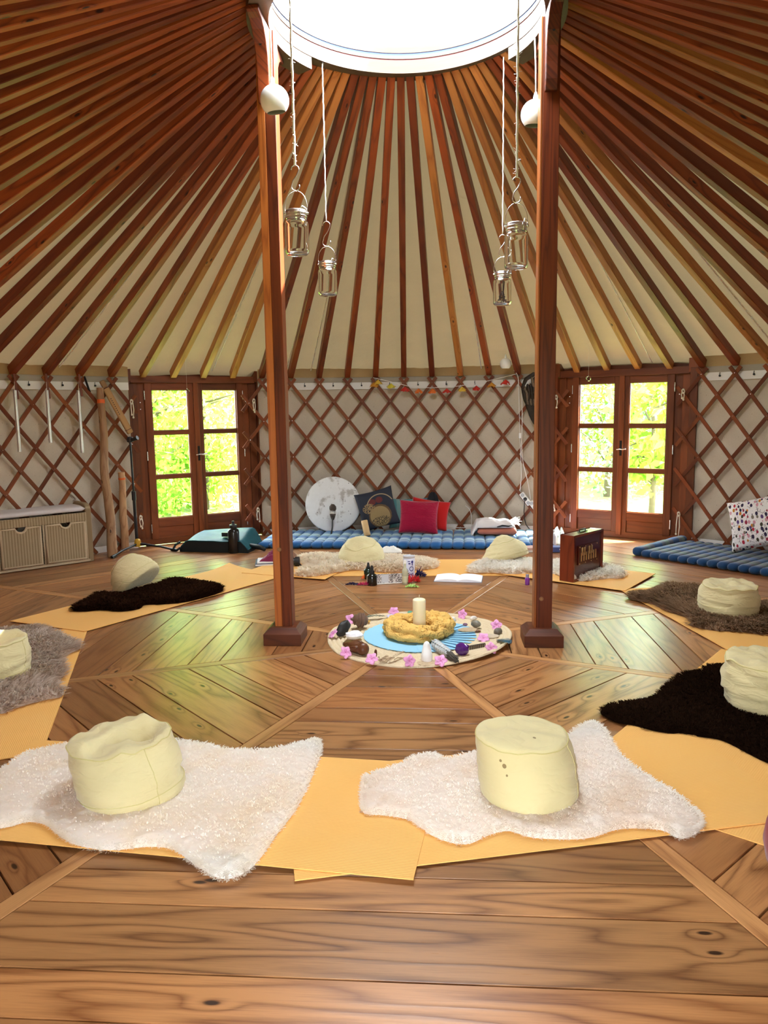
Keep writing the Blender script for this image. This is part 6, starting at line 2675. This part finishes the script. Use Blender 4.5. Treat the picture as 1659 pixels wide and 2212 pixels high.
for (bot, top, Rpx, tp, lb, slb, fl, hk_, spg, sd_) in (
        ((-0.528, -0.700, 2.313), (-0.521, -0.700, 2.537), (-0.461, -0.700, 2.430), None, 'big glass jar in the sun beside the left post', 'fluffy white string with S-hook holding the sunlit big jar', True, .13, False, 1),
        ((0.616, -0.700, 2.212), (0.614, -0.700, 2.439), (0.676, -0.700, 2.327), None, 'big glass jar hanging nearest the right post', 'fluffy white string with S-hook holding the big jar by the right post', True, .13, False, 2),
        ((-0.547, 0.576, 2.289), (-0.545, 0.576, 2.518), (-0.480, 0.576, 2.408), (-0.549, 0.590, 3.800), 'small glass jar hanging alone near the left post', 'thin white string with S-hook holding the lone small jar', False, .17, False, 3),
        ((0.654, 0.587, 2.199), (0.653, 0.587, 2.420), (0.716, 0.587, 2.318), (0.651, 0.600, 3.800), 'small glass jar with a dried sprig, lower of the right pair', 'thin white string with S-hook holding the jar with the dried sprig', False, .15, True, 4)):
    b0 = Vector(bot)
    H_ = top[2] - bot[2]
    R_ = Rpx[0] - (bot[0] + top[0]) / 2
    x_, y_ = (bot[0] + top[0]) / 2, b0.y
    ct = (x_, y_, 3.80) if tp is None else (x_, y_, 3.79)
    jar((x_, y_, bot[2]), R_, H_, lb, (ct, slb), hk_, fl, spg, sd_)

LAMP_W = plain('lamp_white', (.86, .86, .84), .22, .5)
LAMP_IN = plain('lamp_inside', (.42, .42, .38), .4)


def globe_lamp(c, R, label, ztop, tilt, cord_off=(0, 0)):
    c = Vector(c)
    root = empty('pendant_lamp', c, label=label, cat='lamp', group='white globe pendant lamps')
    mt = Matrix.Rotation(RAD(tilt[0]), 4, 'Y') @ Matrix.Rotation(RAD(tilt[1]), 4, 'X')
    b = MB()
    b.lathe([(R * sin(a), R * -cos(a)) for a in [RAD(40) + (pi - RAD(40)) * i / 20 for i in range(21)]], 36, mt)
    o = b.build('shade', LAMP_W, root, smooth=2)
    b = MB()
    b.lathe([(R * sin(RAD(40)), -R * cos(RAD(40)))] + [(R * .95 * sin(a), R * .95 * -cos(a)) for a in [RAD(42) + (pi - RAD(42)) * i / 14 for i in range(15)]], 36, mt)
    b.build('shade_lining', LAMP_IN, root, smooth=2)
    b = MB()
    tp = mt @ Vector((0, 0, R))
    b.lathe([(R * .20, -.004), (R * .17, .018), (R * .08, .040), (0, .042)], 14, Matrix.Translation(tp))
    b.build('cord_grip', LAMP_W, root, smooth=2)
    b = MB()
    b.tube([tp + Vector((0, 0, .038)), tp + Vector((cord_off[0] * .2, cord_off[1] * .2, (ztop - c.z - tp.z) * .5)), Vector((tp.x + cord_off[0], tp.y + cord_off[1], ztop - c.z))], .0045, 6)
    b.build('cord', M['white'], root, smooth=2)
    b = MB()
    b.lathe([(0, -R * .30), (R * .34, -R * .30), (R * .34, R * .4), (0, R * .4)], 16, mt)
    b.build('bulb', plain('bulb_glass', (.75, .74, .68), .2), root, smooth=True)


globe_lamp((-0.720, -0.200, 3.275), .083, 'white globe pendant lamp in front of the left post', 3.74, (-6, 8), (0, .0))
globe_lamp((0.808, 0.170, 3.273), .084, 'white globe pendant lamp behind the right post', 3.70, (3, 6), (-.01, .0))
globe_lamp((1.007, 4.283, 2.011), .068, 'small white globe pendant lamp near the back trellis', 2.01, (0, 4), (0, .02))


def garland():
    pts = [(800, 818), (852, 829), (890, 838), (934, 838), (990, 833), (1040, 826), (1086, 813), (1117, 808)]
    W_ = [Vector(p) for p in ((-0.568, 4.530, 1.889), (-0.321, 4.549, 1.829), (-0.097, 4.559, 1.770), (0.151, 4.557, 1.755), (0.464, 4.536, 1.771), (0.740, 4.499, 1.809), (0.990, 4.451, 1.863), (1.145, 4.424, 1.898))]
    root = empty('paper_garland', W_[0], label='string of red, orange and yellow paper flowers along the back trellis', cat='garland')
    o = W_[0]
    b = MB()
    fine = []
    for i in range(len(W_) - 1):
        for t in (0, .33, .66): fine.append(W_[i] * (1 - t) + W_[i + 1] * t - o)
    fine.append(W_[-1] - o)
    b.tube(fine, .004, 5)
    b.build('string', M['white'], root, smooth=2)
    cs = dict(r=plain('tissue_red', (.62, .035, .02), .7, var=.3), o=plain('tissue_orange', (.78, .17, .025), .7, var=.3), y=plain('tissue_yellow', (.80, .52, .06), .7, var=.4), g=plain('tissue_lemon', (.72, .62, .05), .7, var=.3), a=plain('tissue_amber', (.68, .30, .03), .7, var=.4))
    FL = [((-0.557, 4.521, 1.799), 'a'), ((-0.506, 4.522, 1.832), 'y'), ((-0.350, 4.542, 1.785), 'g'), ((-0.181, 4.551, 1.744), 'r'), ((-0.018, 4.555, 1.719), 'o'), ((0.151, 4.553, 1.716), 'o'), ((0.325, 4.543, 1.713), 'r'), ((0.509, 4.527, 1.732), 'y'), ((0.680, 4.504, 1.739), 'r'), ((0.860, 4.473, 1.774), 'a'), ((1.022, 4.439, 1.803), 'r')]
    for i, (p, k) in enumerate(FL):
        b = MB()
        rs = random.Random(i)
        c = Vector(p) - o
        for j in range(14):
            a = 2 * pi * j / 14
            r = .056 * rs.uniform(.75, 1.1)
            w = .016
            tp = c + Vector((0, 0, .035))
            e = c + Vector((r * cos(a), r * sin(a) * .7, -.022 + rs.uniform(-.012, .012)))
            s = Vector((-sin(a), cos(a) * .7, 0)) * w
            m_ = (tp + e) / 2 + Vector((cos(a), sin(a), 0)) * .005
            b.poly([tp, m_ - s * .6, e - s, e + s + Vector((0, 0, .008)), m_ + s * .6])
        b.build('paper_flower', cs[k], root, merge=False)


garland()


def wing():
    j = Vector((1.375, 4.306, 1.851))
    root = empty('bird_wing', j, label='dark brown bird wing hanging on the trellis behind the right post', cat='wing')
    er = pol(math.degrees(atan2(j.x, j.y)), 1)
    et = Vector((er.y, -er.x, 0))
    fm = plain('feather_dark', (.030, .018, .010), .5, var=.8, scale=35)
    fm2 = plain('feather_barred', (.20, .14, .09), .6, var=.95, scale=60)
    rs = random.Random(6)

    def fe(p, ang, L, w, lift, mt):
        b = MB()
        d = et * sin(ang) + Vector((0, 0, -cos(ang)))
        s = et * cos(ang) + Vector((0, 0, sin(ang)))
        prof = [(0, .25), (.12, .7), (.45, 1), (.75, .95), (.92, .65), (1, .12)]
        L_ = [p + d * L * t - s * w * q - er * lift for t, q in prof]
        R_ = [p + d * L * t + s * w * q - er * (lift + .004) for t, q in prof]
        C_ = [p + d * L * t - er * (lift + .009) for t, q in prof]
        for i in range(len(prof) - 1):
            b.poly([L_[i], C_[i], C_[i + 1], L_[i + 1]])
            b.poly([C_[i], R_[i], R_[i + 1], C_[i + 1]])
        o = b.build('feather', mt, root, smooth=2)
        md = o.modifiers.new('thick', 'SOLIDIFY')
        md.thickness = .002
    for i in range(9):
        t = i / 8
        st = et * (-.155 + .20 * t) + Vector((0, 0, -.17 - .05 * t))
        fe(st, .32 - .34 * t, .40 - .16 * abs(t - .18), .024, .004 + .003 * i, fm)
    for i in range(9):
        t = i / 8
        st = et * (-.165 + .22 * t) + Vector((0, 0, -.10 - .02 * t))
        fe(st, .25 - .3 * t, .22, .026, .035 + .002 * i, fm2 if i % 2 else fm)
    for k in range(3):
        for i in range(6 - k):
            t = i / 5
            st = et * (-.15 + .05 * k + .17 * t) + Vector((0, 0, .0 - .075 * (2 - k) + .02 * t + (.0 if k else -.0)))
            fe(st, .2 - .25 * t + rs.uniform(-.1, .1), .12, .022, .055 + .006 * k, fm2 if rs.random() < .35 else fm)
    b = MB()
    b.tube([et * -.165 + Vector((0, 0, -.12)) - er * .04, et * -.12 + Vector((0, 0, -.02)) - er * .05, et * -.03 + Vector((0, 0, .035)) - er * .05, et * .05 + Vector((0, 0, .03)) - er * .04], [.016, .026, .026, .014], 8)
    b.build('wing_arm', fm, root, smooth=2)


wing()

# ================================================================ CABLES AND POWER STRIPS


def strip(p0, p1, label, plug):
    p0, p1 = Vector(p0), Vector(p1)
    m_ = (p0 + p1) / 2
    er = pol(math.degrees(atan2(m_.x, m_.y)), 1)
    root = empty('power_strip', p1, label=label, cat='power strip', group='power strips on the trellis')
    d = p0 - p1
    b = MB()
    b.bar((0, 0, 0), d, .062, .045, up=er)
    b.build('strip_body', plain('strip_white', (.80, .78, .73), .35), root, bev=.006)
    n = 3
    for i in range(n):
        c = d * ((i + .5) / n) - er * .0235
        mt = Matrix.Translation(c) @ (-er).to_track_quat('Z', 'Y').to_matrix().to_4x4()
        s = MB()
        s.lathe([(0, .0), (.019, .0), (.021, .002), (.023, .002), (.023, 0)], 18, mt)
        s.build('socket', plain('socket_grey', (.45, .45, .45), .4), root, smooth=True)
        s = MB()
        for q in (-.009, .009): s.lathe([(0, .001), (.003, .001), (0, .0015)], 6, mt @ Matrix.Translation((q, 0, 0)))
        s.build('socket_hole', M['black'], root)
    if plug:
        c = d * .5 - er * .026
        mt = Matrix.Translation(c) @ (-er).to_track_quat('Z', 'Y').to_matrix().to_4x4()
        pr = empty('power_plug', p1 + c, label='black mains plug and cord in the upper power strip', cat='plug')
        s = MB()
        mt2 = (-er).to_track_quat('Z', 'Y').to_matrix().to_4x4()
        s.lathe([(0, 0), (.021, 0), (.022, .02), (.016, .035), (0, .037)], 14, mt2)
        s.build('plug_body', M['black'], pr, smooth=True)
        s = MB()
        o = p1 + c
        path = [Vector(q) - o for q in ((1.251, 4.354, 0.366), (1.246, 4.355, 0.259), (1.252, 4.353, 0.175), (1.266, 4.318, 0.107), (1.294, 4.226, 0.070), (1.306, 4.097, 0.030))]
        s.tube([(0, 0, -.005)] + [tuple(q) for q in path], .0055, 6)
        s.build('cord', M['black'], pr, smooth=2)


strip((1.215, 4.390, 0.480), (1.318, 4.360, 0.343), 'white power strip with a black plug on the trellis', True)
strip((1.323, 4.359, 0.382), (1.425, 4.326, 0.245), 'white power strip half hidden by the right post', False)


def cable(pts, label, r=.0045, mt=None, sw=None):
    P_ = [Vector(p) for p in pts]
    o = P_[0].copy()
    root = empty('cable', o, label=label, cat='cable')
    fine = []
    n = len(P_)
    for i in range(n - 1):
        p0, p1, p2, p3 = P_[max(i - 1, 0)], P_[i], P_[i + 1], P_[min(i + 2, n - 1)]
        for k in range(5):
            t = k / 5
            fine.append(.5 * (2 * p1 + (p2 - p0) * t + (2 * p0 - 5 * p1 + 4 * p2 - p3) * t * t + (3 * p1 - p0 - 3 * p2 + p3) * t ** 3) - o)
    fine.append(P_[-1] - o)
    b = MB()
    b.tube(fine, r, 6)
    b.build('wire', mt or M['white'], root, smooth=2)
    if sw is not None:
        s = MB()
        c = Vector(sw) - o
        s.box(c, (.026, .020, .065))
        s.build('cord_switch', LAMP_W, root, bev=.004)


cable([(1.118, 4.431, 1.942), (1.167, 4.419, 1.859), (1.180, 4.415, 1.614), (1.194, 4.411, 1.164), (1.207, 4.408, 0.926), (1.215, 4.406, 0.675), (1.198, 4.389, 0.509)], 'white lamp cable with an inline switch running down the trellis', sw=(1.194, 4.406, 1.170))
cable([(1.211, 4.407, 1.668), (1.219, 4.405, 1.395), (1.216, 4.405, 1.065), (1.235, 4.400, 0.843), (1.290, 4.384, 0.620), (1.324, 4.374, 0.397)], 'second white cable running down beside the bird wing')
cable([(0.164, 4.517, 0.133), (0.261, 4.492, 0.067), (0.374, 4.464, 0.054), (0.516, 4.450, 0.049), (0.618, 4.457, 0.059)], 'white cable lying along the foot of the back trellis')
cable([(0.625, 4.497, 0.053), (0.621, 4.518, 0.183), (0.598, 4.531, 0.268), (0.548, 4.547, 0.312)], 'short white cable climbing the trellis above the shawl')
cable([(1.068, 4.320, 0.022), (1.229, 4.277, 0.040), (1.337, 4.265, 0.058)], 'white cable behind the salmon blanket', r=.006)

for p, lb in (((0.667, 2.100, 3.714), 'pale splinter of canvas lacing hanging under the rafters'),):
    b = MB()
    p = Vector(p)
    b.tube([p, p + Vector((-.05, .0, -.24)), p + Vector((-.035, 0, -.30))], .004, 5)
    tag(b.build('loose_cord', M['rope'], smooth=2), 'pale loose cord hanging under the back rafters', 'cord')
for i, (p, lb) in enumerate((((-3.224, 1.486, 2.964), 'thread loop hanging from the far left rafters'), ((-2.870, 2.089, 2.944), 'double thread loop hanging left of the left post'), ((-2.542, 2.478, 2.885), 'thread loop hanging above the left door'))):
    p = Vector(p)
    b = MB()
    b.tube([p + Vector((0, 0, .12)), p + Vector((.006, 0, -.04)), p + Vector((.016, 0, -.16)), p + Vector((.026, 0, -.17)), p + Vector((.024, 0, -.13)), p + Vector((.010, 0, -.03))], .0022, 4)
    tag(b.build('thread_loop', M['rope'], smooth=2), lb, 'thread', 'thread loops under the rafters')


def redbag():
    x, y = (1.267, -2.426)
    root = empty('bolster', (x + .150, y - .02, .001), label='dark red bolster cut off by the right edge on the planks', cat='cushion')
    b = MB()
    b.lathe([(0, 0), (.12, .0), (.155, .03), (.166, .09), (.158, .15), (.12, .185), (0, .195)], 40)
    b.build('bolster_cover', cloth('dark_red_cotton', (.28, .008, .02), (.22, .005, .014), scale=800), root, smooth=2)


redbag()

# ================================================================ OUTSIDE


def mk_grass():
    t = NT('meadow')
    tc = t.n('ShaderNodeTexCoord').outputs['Object']
    a = t.noise(tc, 1.3, 5, .7)
    b_ = t.noise(tc, 22, 4, .7)
    c = t.mix(a, (.07, .13, .02), (.20, .24, .08))
    c = t.mix(t.math('MULTIPLY', b_, .5), c, (.22, .30, .07))
    return t.done(c, .9, t.bump(b_, .6, .05), .1)


b = MB()
b.lathe([(0, -.16), (40, -.16)], 48)
g = b.build('ground', mk_grass(), merge=True)
tag(g, kind='structure')


def leafmat(name, c1, c2):
    t = NT(name)
    tc = t.n('ShaderNodeTexCoord').outputs['Object']
    at = t.n('ShaderNodeAttribute', {'attribute_name': 'tone'}).outputs['Fac']
    c = t.mix(at, c1, c2)
    di = t.n('ShaderNodeBsdfDiffuse', None, Color=c)
    tl = t.n('ShaderNodeBsdfTranslucent', None, Color=c)
    mx = t.n('ShaderNodeMixShader', None, Fac=.45)
    t.t.links.new(di.outputs[0], mx.inputs[1])
    t.t.links.new(tl.outputs[0], mx.inputs[2])
    t.t.links.new(mx.outputs[0], t.out.inputs[0])
    return t.m


LEAF = [leafmat('leaf_mid', (.10, .25, .02), (.30, .46, .07)), leafmat('leaf_lime', (.15, .32, .03), (.42, .54, .09)), leafmat('leaf_blue_green', (.09, .24, .07), (.26, .44, .22))]
BARKT = plain('tree_bark', (.10, .075, .05), .9, nz=.6, scale=20, var=.4)


def tree(ang, dist, h, spread, n, leaf, mt, label, low=.15, seed=0):
    p = pol(ang, dist, -.16)
    root = empty('tree', p, label=label, cat='tree', group='trees outside the doors')
    rs = np.random.RandomState(seed)
    b = MB()
    r0 = .025 + .010 * h
    b.tube([(0, 0, 0), (.05 * spread, .03, h * .35), (-.04 * spread, .05, h * .7), (.02, 0, h * .95)], [r0, r0 * .75, r0 * .45, .015], 8)
    rr = random.Random(seed)
    for i in range(9):
        a = rr.uniform(0, 6.28)
        z = h * rr.uniform(.15, .75)
        e = Vector((cos(a) * spread * rr.uniform(.5, .95), sin(a) * spread * rr.uniform(.5, .95), z + h * rr.uniform(-.02, .2)))
        b.tube([(0, .02, z), e * .5 + Vector((0, 0, z * .5 + .1)), e], [r0 * .4, r0 * .25, .008], 6)
    b.build('trunk', BARKT, root, smooth=2)
    # leaves gathered in sprays
    ns = 60
    sp = rs.normal(0, 1, (ns, 3))
    sp /= np.linalg.norm(sp, axis=1, keepdims=True)
    sp *= rs.uniform(.35, 1, (ns, 1)) ** .5
    c0 = np.column_stack([sp[:, 0] * spread, sp[:, 1] * spread, h * (low + (1 - low) * (sp[:, 2] * .5 + .5) ** 1.25)])
    k = rs.randint(0, ns, n)
    C = c0[k] + rs.normal(0, 1, (n, 3)) * spread * np.array([.20, .20, .16])
    C[:, 2] = np.maximum(C[:, 2], .1)
    d = rs.normal(0, 1, (n, 3)) + np.array([0, 0, -.5])
    d /= np.linalg.norm(d, axis=1, keepdims=True)
    s = np.cross(d, rs.normal(0, 1, (n, 3)))
    s /= np.linalg.norm(s, axis=1, keepdims=True)
    L = leaf * rs.uniform(.6, 1.3, (n, 1))
    V = np.stack([C, C + d * L * .45 + s * L * .28, C + d * L, C + d * L * .45 - s * L * .28], 1).reshape(-1, 3)
    q = (np.arange(n) * 4)[:, None] + np.array([[0, 1, 2, 3]])
    me = raw_mesh('foliage', V, [q], mt, np.repeat(np.clip(rs.normal(.5, .3, n), 0, 1), 4))
    o = link_mesh('foliage', me, root)
    tag(o, kind='stuff')


TREES = [(-31.5, 8.6, 3.6, 1.15, 5200, .13, 0, 'leafy tree with broad leaves right outside the left door'),
         (-25.5, 8.8, 3.8, 1.15, 5200, .11, 1, 'lime green tree outside the right leaf of the left door'),
         (-34, 11.5, 4.2, 1.6, 6000, .12, 2, 'bluish green tree at the left outside the left door'),
         (-24, 13.5, 5.0, 2.6, 10000, .16, 1, 'wide tree closing the view behind the left door'),
         (26.8, 7.6, 2.5, .62, 1500, .17, 1, 'young tree with drooping lime leaves right outside the right door'),
         (19.5, 10.0, 4.0, 1.4, 5500, .10, 2, 'fine leaved bluish tree outside the right door'),
         (24, 13.5, 4.6, 2.4, 10000, .15, 0, 'broad tree closing the view behind the right door'),
         (13.5, 13.0, 4.6, 2.2, 7000, .15, 1, 'lime green tree far left outside the right door')]
for i, (a, d, h, s, n, lf, mi, lb) in enumerate(TREES):
    tree(a, d, h, s, n, lf, LEAF[mi], lb, low=.02 if i != 4 else .25, seed=i)
